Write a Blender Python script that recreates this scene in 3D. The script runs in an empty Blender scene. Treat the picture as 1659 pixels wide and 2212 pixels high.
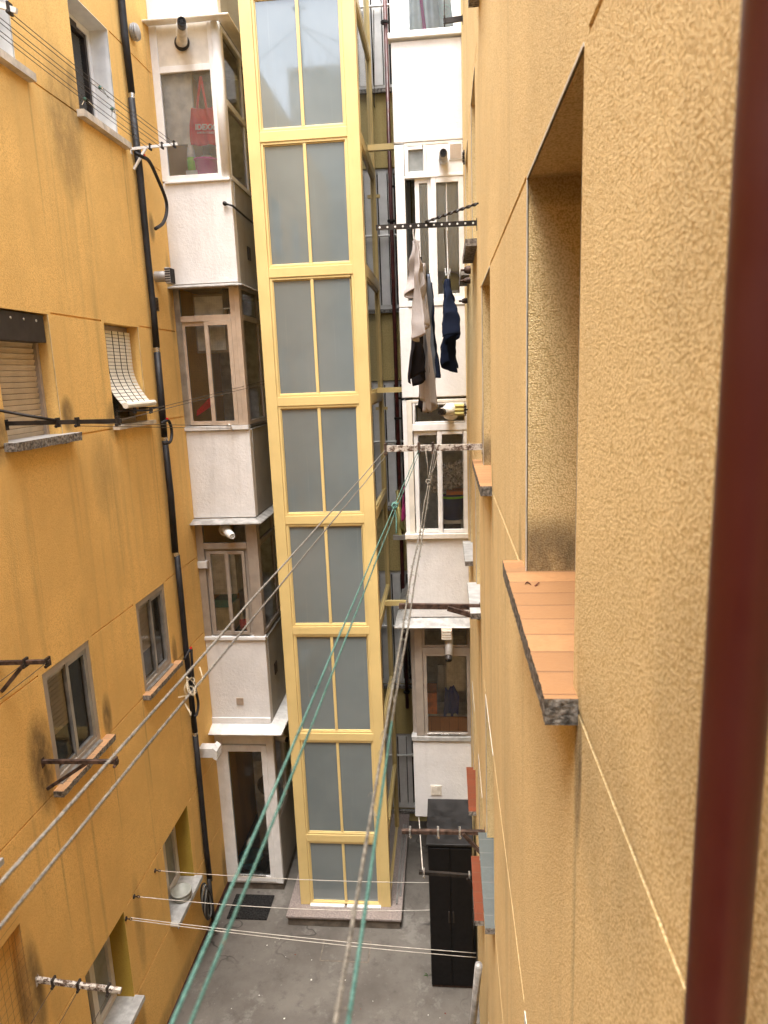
import bpy, bmesh, math, random
from mathutils import Vector, Matrix, noise as mnoise
random.seed(7)
R = math.radians
C = bpy.context.scene.collection

# ------------------------------------------------------------------ camera geometry (solved from the vanishing points)
CX, CY = 829.5, 1106.0
VD = Vector((962 - CX, 802 - CY)); VV = Vector((1115 - CX, 8600 - CY))
F = math.sqrt(-(VD.dot(VV)))
dd = Vector((VD.x, VD.y, F)).normalized()
dn = Vector((VV.x, VV.y, F)).normalized()
dr = dn.cross(dd)
def ray(x, y):
    v = Vector((x - CX, y - CY, F))
    return Vector((v.dot(dr), v.dot(dd), -v.dot(dn)))
def proj(p):
    v = dr * p.x + dd * p.y - dn * p.z
    return CX + F * v.x / v.z, CY + F * v.y / v.z
def atX(x, y, X): r = ray(x, y); return r * (X / r.x)
def atY(x, y, Y): r = ray(x, y); return r * (Y / r.y)
def atZ(x, y, Z): r = ray(x, y); return r * (Z / r.z)

XL, XR, YB, YW, YE, ZF = -3.27, 0.246, 8.5, 10.15, 8.08, -7.22
ST = 2.85

# ------------------------------------------------------------------ materials
def srgb(r, g, b):
    def f(c):
        c /= 255.0
        return c / 12.92 if c <= 0.04045 else ((c + 0.055) / 1.055) ** 2.4
    return (f(r), f(g), f(b), 1)

class NT:
    def __init__(s, name):
        s.m = bpy.data.materials.new(name); s.m.use_nodes = True
        s.t = s.m.node_tree; s.t.nodes.clear()
        s.out = s.t.nodes.new('ShaderNodeOutputMaterial')
        s.pos = s.t.nodes.new('ShaderNodeNewGeometry').outputs['Position']
    def n(s, typ, **kw):
        nd = s.t.nodes.new(typ)
        for k, v in kw.items():
            if k in nd.inputs.keys(): s.put(nd.inputs[k], v)
            else: setattr(nd, k, v)
        return nd
    def put(s, sock, v):
        if hasattr(v, 'is_output'): s.t.links.new(v, sock)
        else: sock.default_value = v
    def math(s, op, a, b=None, clamp=False):
        nd = s.t.nodes.new('ShaderNodeMath'); nd.operation = op; nd.use_clamp = clamp
        s.put(nd.inputs[0], a)
        if b is not None: s.put(nd.inputs[1], b)
        return nd.outputs[0]
    def scaled(s, sx, sy, sz, off=(0, 0, 0)):
        nd = s.t.nodes.new('ShaderNodeMapping'); s.put(nd.inputs['Vector'], s.pos)
        nd.inputs['Scale'].default_value = (sx, sy, sz); nd.inputs['Location'].default_value = off
        return nd.outputs[0]
    def noise(s, scale, detail=3, rough=.55, vec=None):
        nd = s.t.nodes.new('ShaderNodeTexNoise'); s.put(nd.inputs['Vector'], vec if vec is not None else s.pos)
        nd.inputs['Scale'].default_value = scale; nd.inputs['Detail'].default_value = detail
        nd.inputs['Roughness'].default_value = rough
        return nd.outputs['Fac']
    def ramp(s, fac, lo, hi, a=0.0, b=1.0, smooth=True):
        nd = s.t.nodes.new('ShaderNodeMapRange'); nd.interpolation_type = 'SMOOTHSTEP' if smooth else 'LINEAR'
        s.put(nd.inputs['Value'], fac)
        nd.inputs['From Min'].default_value = lo; nd.inputs['From Max'].default_value = hi
        nd.inputs['To Min'].default_value = a; nd.inputs['To Max'].default_value = b
        return nd.outputs['Result']
    def mix(s, fac, a, b, mode='MIX'):
        nd = s.t.nodes.new('ShaderNodeMix'); nd.data_type = 'RGBA'; nd.blend_type = mode
        s.put(nd.inputs['Factor'], fac); s.put(nd.inputs[6], a); s.put(nd.inputs[7], b)
        return nd.outputs[2]
    def bump(s, h, strength, dist, normal=None):
        nd = s.t.nodes.new('ShaderNodeBump'); s.put(nd.inputs['Height'], h)
        nd.inputs['Strength'].default_value = strength; nd.inputs['Distance'].default_value = dist
        if normal is not None: s.put(nd.inputs['Normal'], normal)
        return nd.outputs[0]
    def bsdf(s, col, rough=.6, spec=.4, metal=0.0, normal=None, **kw):
        nd = s.t.nodes.new('ShaderNodeBsdfPrincipled')
        s.put(nd.inputs['Base Color'], col); s.put(nd.inputs['Roughness'], rough)
        nd.inputs['Specular IOR Level'].default_value = spec; s.put(nd.inputs['Metallic'], metal)
        if normal is not None: s.put(nd.inputs['Normal'], normal)
        for k, v in kw.items(): s.put(nd.inputs[k], v)
        return nd.outputs[0]
    def end(s, sh): s.t.links.new(sh, s.out.inputs[0]); return s.m

def plain(name, col, rough=.55, spec=.4, metal=0.0, var=.12, vs=9.0, bump=0.0, bs=60.0, dirt=0.0):
    """painted / plastic / metal surface with slight tone variation, grime and bump"""
    t = NT(name)
    dark = tuple(c * (1 - var * 2) for c in col[:3]) + (1,)
    lite = tuple(min(1, c * (1 + var)) for c in col[:3]) + (1,)
    c = t.mix(t.ramp(t.noise(vs, 4), .3, .7), dark, lite)
    if dirt:
        d = t.math('MULTIPLY', t.ramp(t.noise(5, 6, .7, t.scaled(3, 3, .8)), .48, .75), dirt)
        c = t.mix(d, c, (.06, .05, .04, 1))
    nrm = t.bump(t.noise(bs, 4), bump, .01) if bump else None
    rr = t.ramp(t.noise(vs * 2, 3), .3, .7, max(.03, rough - .07), min(1, rough + .1))
    return t.end(t.bsdf(c, rr, spec, metal, nrm))

def stucco(name, col, stains, axis='y', grain=130.0, gb=.5, streak=.16, pale=None, pit=(.60, .53, .43)):
    t = NT(name)
    sep = t.n('ShaderNodeSeparateXYZ'); t.put(sep.inputs[0], t.pos)
    u, v = sep.outputs[1 if axis == 'y' else 0], sep.outputs[2]
    c = tuple(col)
    big = t.ramp(t.noise(1.3, 6, .65), .3, .7)
    c1 = t.mix(big, tuple(x * .87 for x in c[:3]) + (1,), tuple(min(1, x * 1.06) for x in c[:3]) + (1,))
    gv = t.n('ShaderNodeTexVoronoi', feature='F1'); t.put(gv.inputs['Vector'], t.pos); gv.inputs['Scale'].default_value = grain * .62
    g = t.math('SUBTRACT', t.math('ADD', t.math('MULTIPLY', t.noise(grain, 5, .68), .75), .36), t.math('MULTIPLY', gv.outputs['Distance'], .5))
    c2 = t.mix(t.ramp(g, .34, .54), tuple(x * f for x, f in zip(c[:3], pit)) + (1,), c1)
    if pale: c2 = t.mix(t.ramp(g, .53, .68, 0, .5), c2, pale)
    # rain streaks, stretched downwards
    st = t.noise(1.0, 5, .65, t.scaled(7, 7, .28))
    st2 = t.noise(1.0, 3, .5, t.scaled(1.1, 1.1, .35, (3, 3, 1)))
    sm = t.math('MULTIPLY', t.ramp(st, .45, .8), t.ramp(st2, .38, .65))
    c3 = t.mix(t.math('MULTIPLY', sm, streak * 3.2, True), c2, tuple(x * .5 for x in (c[0] * .8, c[1] * .85, c[2])) + (1,))
    acc = None
    for (su, sv, ru, rv, k) in stains:
        a = t.math('MULTIPLY', t.math('SUBTRACT', u, su), 1 / ru)
        b = t.math('MULTIPLY', t.math('SUBTRACT', v, sv), 1 / rv)
        d = t.math('ADD', t.math('MULTIPLY', a, a), t.math('MULTIPLY', b, b))
        w = t.ramp(d, 1.0, 0.0, 0.0, k * (.55 if rv > .75 else 1))
        if rv > .75: w = t.math('MULTIPLY', w, t.ramp(t.noise(1.0, 5, .6, t.scaled(16, 16, .35)), .35, .68))
        acc = w if acc is None else t.math('MAXIMUM', acc, w)
    if acc is not None:
        br = t.ramp(t.noise(6, 5, .7, t.scaled(1.6, 1.6, .7)), .2, .65, .35, 1.0)
        c3 = t.mix(t.math('MULTIPLY', acc, br), c3, (.075, .058, .04, 1))
    n1 = t.bump(g, gb, .012)
    return t.end(t.bsdf(c3, .92, .15, 0, n1))

def render_white(name, col, dirt=.25, lump=.45):
    """old lumpy white masonry paint"""
    t = NT(name)
    n = t.noise(26, 5, .6)
    c = t.mix(t.ramp(t.noise(3.2, 5, .65), .3, .75), tuple(x * .88 for x in col[:3]) + (1,), col)
    st = t.math('MULTIPLY', t.ramp(t.noise(1, 5, .7, t.scaled(6, 6, .5)), .5, .8), dirt)
    c = t.mix(st, c, (.2, .17, .14, 1))
    c = t.mix(t.math('MULTIPLY', t.ramp(t.noise(9, 8, .8), .62, .8), dirt * 1.2), c, (.12, .1, .09, 1))
    h = t.math('ADD', n, t.math('MULTIPLY', t.noise(90, 3), .25))
    return t.end(t.bsdf(c, .85, .2, 0, t.bump(h, lump, .03)))

def glass(name, tint=(.8, .84, .82, 1), haze=0.0, hcol=(.5, .5, .47, 1), grid=0.0, refl=1.0):
    t = NT(name)
    tr = t.n('ShaderNodeBsdfTransparent'); tr.inputs[0].default_value = tint
    nrm = None
    if grid:
        sep = t.n('ShaderNodeSeparateXYZ'); t.put(sep.inputs[0], t.pos)
        u = t.math('ADD', sep.outputs[0], sep.outputs[1])
        a = t.math('SINE', t.math('MULTIPLY', u, 2 * math.pi / .03))
        b = t.math('SINE', t.math('MULTIPLY', sep.outputs[2], 2 * math.pi / .03))
        h = t.math('MULTIPLY', t.math('ADD', a, b), .5)
        nrm = t.bump(h, .35, .003)
        dk = t.ramp(h, -1, 1, .55, 1.0)
        t.put(tr.inputs[0], t.mix(dk, tuple(x * .88 for x in tint[:3]) + (1,), tint))
    base = tr.outputs[0]
    if haze:
        df = t.n('ShaderNodeBsdfDiffuse'); df.inputs[0].default_value = hcol
        m = t.n('ShaderNodeMixShader')
        t.put(m.inputs[0], t.ramp(t.noise(4, 4), .3, .7, haze * .75, haze * 1.2))
        t.put(m.inputs[1], base); t.put(m.inputs[2], df.outputs[0]); base = m.outputs[0]
    gl = t.n('ShaderNodeBsdfGlossy'); gl.inputs['Roughness'].default_value = .04 if not grid else .12
    if nrm is not None: t.put(gl.inputs['Normal'], nrm)
    fr = t.n('ShaderNodeFresnel'); fr.inputs[0].default_value = 1.5
    m = t.n('ShaderNodeMixShader'); t.put(m.inputs[0], t.math('MULTIPLY', fr.outputs[0], refl, True))
    t.put(m.inputs[1], base); t.put(m.inputs[2], gl.outputs[0])
    return t.end(m.outputs[0])

def pane_grey():
    t = NT('laminated_grey_glass')
    c = t.mix(t.ramp(t.noise(1.2, 3), .3, .7), (.14, .17, .175, 1), (.175, .205, .208, 1))
    drip = t.math('MULTIPLY', t.ramp(t.noise(1, 5, .7, t.scaled(22, 22, .6)), .56, .8), .22)
    c = t.mix(drip, c, (.33, .34, .33, 1))
    rr = t.ramp(t.noise(3, 5, .7, t.scaled(4, 4, 1)), .35, .75, .03, .13)
    return t.end(t.bsdf(c, rr, 1.0, 0, None, **{'Coat Weight': .6, 'Coat Roughness': .03}))

def concrete():
    t = NT('worn_concrete')
    a = t.ramp(t.noise(1.1, 6, .62), .3, .72)
    c = t.mix(a, (.088, .077, .066, 1), (.15, .135, .117, 1))
    c = t.mix(t.math('MULTIPLY', t.ramp(t.noise(5, 7, .75), .5, .72), .55), c, (.05, .046, .041, 1))
    c = t.mix(t.math('MULTIPLY', t.ramp(t.noise(2.3, 6, .7), .56, .66), .5), c, (.21, .195, .175, 1))
    c = t.mix(t.math('MULTIPLY', t.ramp(t.noise(14, 6, .8), .6, .74), .55), c, (.29, .275, .25, 1))
    vo = t.n('ShaderNodeTexVoronoi', feature='DISTANCE_TO_EDGE')
    wv = t.n('ShaderNodeVectorMath', operation='ADD'); t.put(wv.inputs[0], t.pos)
    nz = t.n('ShaderNodeTexNoise'); t.put(nz.inputs['Vector'], t.pos); nz.inputs['Scale'].default_value = 2.2
    t.put(wv.inputs[1], nz.outputs['Color']); t.put(vo.inputs['Vector'], wv.outputs[0]); vo.inputs['Scale'].default_value = .55
    crack = t.math('MULTIPLY', t.ramp(vo.outputs['Distance'], .012, .0), t.ramp(t.noise(.9, 2), .45, .6))
    c = t.mix(t.math('MULTIPLY', crack, .8), c, (.03, .027, .024, 1))
    h = t.math('SUBTRACT', t.noise(40, 6, .7), crack)
    return t.end(t.bsdf(c, .85, .3, 0, t.bump(h, .35, .01)))

def tile(name, col, joint, size, axis='y', jw=.012, rough=.5, var=.2, off=0.0, mottle=60):
    t = NT(name)
    sep = t.n('ShaderNodeSeparateXYZ'); t.put(sep.inputs[0], t.pos)
    u = t.math('ADD', sep.outputs[1 if axis == 'y' else 0], 100.0 + off)
    f = t.math('FRACT', t.math('DIVIDE', u, size))
    j = t.math('ADD', t.ramp(f, jw / size, 0), t.ramp(f, 1 - jw / size, 1))
    wn = t.n('ShaderNodeTexWhiteNoise', noise_dimensions='1D'); t.put(wn.inputs['W'], t.math('FLOOR', t.math('DIVIDE', u, size)))
    c = t.mix(wn.outputs[0], tuple(x * (1 - var) for x in col[:3]) + (1,), tuple(min(1, x * (1 + var * .6)) for x in col[:3]) + (1,))
    c = t.mix(t.ramp(t.noise(mottle, 4, .7), .35, .7, 0, .45), c, tuple(x * .72 for x in col[:3]) + (1,))
    c = t.mix(t.math('MULTIPLY', t.ramp(t.noise(7, 5, .7), .55, .75), .35), c, (.16, .1, .06, 1))
    c = t.mix(t.math('MULTIPLY', j, .75, True), c, joint)
    return t.end(t.bsdf(c, rough, .4, 0, t.bump(t.math('SUBTRACT', t.noise(120, 3), j), .25, .004)))

def rope_mat(name, a, b, s=260, tw=True):
    t = NT(name)
    n = t.noise(s, 4, .7)
    big = t.noise(7, 4, .7)
    c = t.mix(t.ramp(n, .35, .65), b, a)
    c = t.mix(t.ramp(big, .5, .7, 0, .5), c, tuple(x * .55 for x in b[:3]) + (1,))
    return t.end(t.bsdf(c, .9, .15, 0, t.bump(n, .8, .004)))

M = {}
LS = [ # stains on the far left wall: y, z, half-width, half-height, strength
    (4.78, -2.95, .22, .55, .85), (4.62, -3.5, .12, .9, .45), (4.30, -4.62, .13, .6, .8), (4.30, -5.3, .1, .9, .45),
    (4.80, -.33, .2, .28, .8), (6.62, -.36, .15, .25, .6), (5.80, -.25, .13, .2, .75), (6.35, 2.2, .38, .75, .55),
    (6.56, 2.5, .16, .4, .7), (6.10, 1.7, .22, 1.4, .38), (6.5, 1.2, .12, 1.5, .3), (7.52, 1.9, .1, .9, .35),
    (5.80, -1.1, .16, 1.0, .45), (6.55, -1.2, .14, 1.0, .42), (6.28, -.85, .24, .5, .3), (7.42, -1.3, .12, .9, .25),
    (8.40, 3.9, .14, 1.0, .6), (8.2, 4.6, .3, .9, .5), (8.42, 1.0, .1, .6, .6), (8.44, -2.5, .07, .8, .45),
    (7.50, -3.15, .09, .25, .7), (5.83, -3.1, .1, .28, .8), (5.95, -5.5, .12, .7, .35), (5.78, -6.55, .1, .5, .35),
    (8.44, -6.9, .12, .6, .7), (6.9, -7.05, 2.0, .22, .45), (6.5, -4.4, .05, 2.0, .4), (5.35, -4.3, .045, 1.2, .55), (5.1, -4.4, .05, 1.2, .5),
    (8.05, 1.72, .1, .2, .7), (5.05, -1.7, .1, 1.3, .4), (4.75, -1.9, .12, 1.5, .35)]
for _k in (1, 0, -1):
    for _y in (4.86, 5.84, 6.58, 7.50):
        LS.append((_y + random.uniform(-.02, .02), -.95 + 2.85 * _k, .022, .9, .75))
RS = [(2.165, -.60, .06, .17, .8), (2.15, .5, .05, .06, .35), (4.72, -.6, .07, .2, .8), (1.27, -.78, .05, .22, .9), (1.29, -1.2, .025, .9, .7), (1.05, -.75, .35, .28, .28), (2.36, -.7, .07, .3, .45),
      (2.3, -1.2, .1, 1.2, .25), (3.80, -.75, .07, .3, .5), (4.85, -.5, .1, .25, .85), (3.0, -1.4, .25, 1.6, .3),
      (4.8, -1.5, .12, 1.3, .4), (5.3, -2.3, .1, .5, .7), (5.7, -2.6, .35, 1.5, .45), (4.9, -3.5, .14, 1.5, .35),
      (7.9, -.5, .3, 1.8, .4), (8.1, -3.0, .3, 2.6, .45), (5.0, -3.9, .1, .5, .7), (6.5, -3.0, .3, 1.8, .35), (.75, .12, .2, .18, .14), (.7, -.35, .15, .3, .22)]
M['wall_l'] = stucco('orange_stucco', (.87, .565, .20, 1), LS, 'y', 150, .22, .13, pit=(.86, .82, .76))
M['wall_r'] = stucco('ochre_stucco', (.87, .665, .34, 1), RS, 'y', 300, .5, .16, pale=(.92, .77, .47, 1), pit=(.70, .64, .55))
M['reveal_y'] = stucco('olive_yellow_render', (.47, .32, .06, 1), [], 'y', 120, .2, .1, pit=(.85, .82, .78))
M['reveal_w'] = plain('white_reveal_paint', (.78, .78, .76, 1), .5, .3, var=.04)
M['wall_b'] = stucco('pale_yellow_render', (.58, .46, .20, 1), [], 'x', 80, .3, .2, pit=(.85, .82, .78))
M['wall_f'] = stucco('grey_white_render', (.55, .55, .52, 1), [], 'x', 60, .2, .2)
M['wht'] = render_white('white_masonry_paint', (.81, .795, .775, 1), .30, .22)
M['wht2'] = render_white('white_smooth_masonry', (.76, .75, .74, 1), .14, .25)
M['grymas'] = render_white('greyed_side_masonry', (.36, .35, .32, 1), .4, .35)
M['pvc'] = plain('white_window_plastic', (.80, .79, .77, 1), .35, .45, var=.035, dirt=.10)
M['cream'] = plain('cream_painted_metal', (.72, .67, .58, 1), .45, .4, var=.05, dirt=.14)
M['bronze'] = plain('champagne_aluminium', (.60, .49, .385, 1), .38, .5, .35, var=.06, dirt=.12)
M['taupe'] = plain('taupe_aluminium', (.42, .365, .31, 1), .4, .5, .3, var=.06, dirt=.12)
M['alu'] = plain('weathered_aluminium', (.42, .41, .39, 1), .4, .5, .7, var=.12, dirt=.25)
M['galv'] = plain('galvanised_sheet', (.46, .45, .43, 1), .5, .5, .35, var=.16, dirt=.35)
M['whtmet'] = plain('white_painted_sheet', (.72, .71, .69, 1), .4, .4, var=.06, dirt=.3)
M['lift'] = plain('pale_yellow_steel_paint', (.68, .515, .22, 1), .35, .4, var=.03, vs=2.0, dirt=.07)
M['grey_pane'] = pane_grey()
M['glass'] = glass('clear_window_glass', (.93, .95, .94, 1), .03)
M['glass_hazy'] = glass('hazy_plastic_glass', (.98, .98, .97, 1), .11, (.78, .79, .73, 1))
M['glass_rib'] = glass('ribbed_wired_glass', (.98, .985, .96, 1), .04, (.42, .41, .37, 1), grid=1)
M['glass_frost'] = glass('frosted_glass', (.35, .36, .36, 1), .8, (.33, .35, .34, 1))
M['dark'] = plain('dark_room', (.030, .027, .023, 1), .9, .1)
M['room'] = plain('room_plaster', (.80, .79, .75, 1), .9, .1, dirt=.1)
M['room_w'] = plain('room_white_door', (.82, .81, .76, 1), .6, .2)
M['room_floor'] = plain('room_floor_tile', (.52, .47, .40, 1), .5, .3)
M['tilewall'] = tile('white_glazed_tiles', (.62, .62, .6, 1), (.35, .34, .32, 1), .15, 'x', .008, .2, .05)
M['concrete'] = concrete()
M['skirt'] = plain('maroon_skirting_paint', (.075, .028, .022, 1), .6, .3, dirt=.4)
M['granite'] = plain('pink_granite', (.26, .215, .195, 1), .45, .4, var=.22, vs=70, dirt=.2)
M['riser'] = plain('brown_stone_riser', (.15, .125, .10, 1), .6, .3, var=.2, dirt=.4)
M['black_ins'] = plain('black_foam_insulation', (.016, .015, .017, 1), .55, .35, var=.25, bump=.5, bs=40)
M['black'] = plain('black_plastic', (.014, .013, .013, 1), .45, .4, var=.2)
M['blackmet'] = plain('black_rusty_steel', (.028, .022, .018, 1), .55, .45, .3, var=.3, bump=.3, dirt=.3)
M['brownmet'] = plain('brown_rusty_steel', (.085, .052, .038, 1), .65, .4, .3, var=.35, vs=25, bump=.4)
M['rustwht'] = None
M['gasred'] = plain('oxblood_gloss_paint', (.066, .011, .008, 1), .38, .4, var=.05, vs=6)
M['gasred2'] = plain('dull_red_pipe_paint', (.085, .018, .014, 1), .4, .4, var=.25, vs=12)
M['flue'] = plain('white_flue_enamel', (.72, .69, .64, 1), .35, .45, var=.08, dirt=.3)
M['stone'] = plain('broken_grey_stone', (.27, .25, .225, 1), .9, .2, var=.35, vs=45, bump=1.0, bs=35, dirt=.35)
M['rock'] = plain('dark_aggregate', (.19, .172, .15, 1), .95, .15, var=.35, vs=60, bump=1.0, bs=45)
M['marble'] = plain('worn_white_marble', (.44, .435, .42, 1), .4, .4, var=.12, vs=14, dirt=.12)
M['sillcream'] = plain('cream_stone_sill', (.60, .53, .43, 1), .6, .3, var=.12, dirt=.35)
M['terra'] = tile('terracotta_tiles', (.40, .205, .088, 1), (.12, .06, .03, 1), .107, 'y', .005, .5, .24, off=.03, mottle=38)
M['terra2'] = tile('orange_red_tiles', (.19, .05, .022, 1), (.09, .09, .06, 1), .13, 'y', .004, .5, .15)
M['terra3'] = tile('tan_clay_tiles', (.50, .28, .14, 1), (.25, .17, .11, 1), .14, 'y', .008, .6, .2)
M['slate'] = tile('grey_stone_tiles', (.105, .118, .112, 1), (.2, .2, .19, 1), .15, 'y', .004, .5, .16, mottle=18)
M['shutter'] = plain('beige_shutter_slats', (.56, .46, .33, 1), .5, .3, var=.05, dirt=.1)
M['creamslat'] = plain('ivory_blind_slats', (.80, .76, .66, 1), .5, .3, var=.04)
M['boxbrown'] = plain('dark_brown_box', (.030, .022, .019, 1), .5, .4, var=.2, dirt=.2)
M['bead'] = plain('white_corner_bead', (.74, .71, .63, 1), .5, .3)
M['bead_o'] = plain('pale_orange_corner_bead', (.86, .66, .36, 1), .5, .3)
M['coil'] = plain('dark_grey_cable', (.13, .13, .12, 1), .5, .4)
M['cord'] = plain('dark_green_cord', (.05, .055, .03, 1), .8, .2)
M['wire'] = plain('dark_line_wire', (.07, .055, .04, 1), .6, .3)
M['whiteline'] = plain('white_nylon_line', (.62, .57, .5, 1), .6, .3)
M['rope_grey'] = rope_mat('grey_weathered_rope', (.29, .265, .23, 1), (.12, .11, .095, 1))
M['rope_green'] = rope_mat('green_nylon_rope', (.12, .225, .185, 1), (.06, .14, .118, 1))
M['rope_tan'] = rope_mat('frayed_tan_rope', (.235, .21, .17, 1), (.085, .075, .06, 1), 150)
M['twine'] = plain('cream_twine', (.72, .62, .45, 1), .9, .2)
M['chrome'] = plain('bright_steel', (.65, .64, .62, 1), .25, .5, .9)

def cloth(name, col, s=220):
    t = NT(name)
    n = t.noise(s, 3, .6)
    c = t.mix(t.ramp(n, .3, .7), tuple(x * .8 for x in col[:3]) + (1,), col)
    return t.end(t.bsdf(c, .95, .1, 0, t.bump(n, .3, .003)))
M['c_grey'] = cloth('grey_marl_jersey', (.40, .365, .35, 1))
M['c_curtain'] = cloth('white_net_cloth', (.80, .80, .75, 1))
M['c_black'] = cloth('washed_black_cotton', (.011, .009, .010, 1))
M['c_navy'] = cloth('navy_cotton', (.013, .018, .036, 1))
M['c_beige'] = cloth('beige_cotton', (.47, .37, .32, 1))
M['c_blue'] = cloth('steel_blue_cotton', (.16, .19, .25, 1))
M['c_red'] = cloth('red_cotton', (.78, .05, .06, 1))
M['c_pink'] = cloth('magenta_cotton', (.55, .06, .2, 1))
M['c_yel'] = cloth('pale_yellow_cotton', (.6, .53, .2, 1))
M['c_bluejkt'] = cloth('royal_blue_cotton', (.09, .13, .50, 1))
M['magenta'] = plain('magenta_plastic', (.8, .05, .42, 1), .35, .4, var=.05)
M['redpl'] = plain('bright_red_plastic', (.75, .01, .02, 1), .4, .4)
M['greenpl'] = plain('lime_plastic', (.35, .9, .06, 1), .4, .4)
M['navypl'] = plain('navy_plastic', (.03, .05, .2, 1), .35, .4)
M['bluepl'] = plain('blue_plastic', (.03, .28, .5, 1), .4, .4)
M['tealpl'] = plain('teal_plastic', (.10, .33, .28, 1), .4, .4)
M['creampl'] = plain('cream_plastic', (.80, .77, .58, 1), .45, .4)
M['pinkpl'] = plain('pink_liquid_plastic', (.7, .12, .16, 1), .3, .4)
M['greypl'] = plain('grey_green_plastic', (.40, .40, .35, 1), .45, .4, var=.08, dirt=.1)
M['whitepl'] = plain('white_plastic', (.78, .78, .76, 1), .4, .4)
M['wood'] = tile('orange_pine_boards', (.72, .36, .13, 1), (.2, .09, .03, 1), .12, 'x', .004, .5, .12)
M['orangepl'] = plain('orange_crate', (.9, .30, .05, 1), .5, .3)
M['bubble'] = plain('silver_bubble_wrap', (.72, .71, .73, 1), .3, .6, .1, var=.35, vs=35, bump=1.0, bs=30)
M['cabtop'] = plain('dusty_black_metal', (.024, .023, .023, 1), .5, .4, .2, var=.3, vs=6, dirt=.0)
M['cabfront'] = plain('matt_black_panel', (.0035, .003, .0035, 1), .5, .3, var=.2)
M['mat'] = plain('dark_coir', (.022, .021, .02, 1), .95, .1, var=.4, vs=60, bump=.8)
M['plant'] = plain('dull_green_leaf', (.06, .12, .035, 1), .6, .3, var=.3)
M['leafdry'] = plain('dry_red_leaf', (.13, .035, .02, 1), .7, .3, var=.4, vs=80)
M['chip'] = plain('pale_paint_chips', (.6, .58, .53, 1), .8, .2)
M['bagpl'] = glass('pale_plastic_sheet', (.6, .66, .64, 1), .75, (.70, .76, .72, 1))
M['emblem'] = plain('faded_green_print', (.42, .58, .50, 1), .7, .2)
M['print'] = plain('white_print', (.85, .8, .8, 1), .7, .2)
def rust_white():
    t = NT('flaking_white_paint_on_rust')
    n = t.noise(30, 6, .75)
    c = t.mix(t.ramp(n, .44, .54), (.085, .05, .032, 1), (.55, .50, .44, 1))
    return t.end(t.bsdf(c, .75, .3, 0, t.bump(n, .7, .006)))
M['rustwht'] = rust_white()

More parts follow.
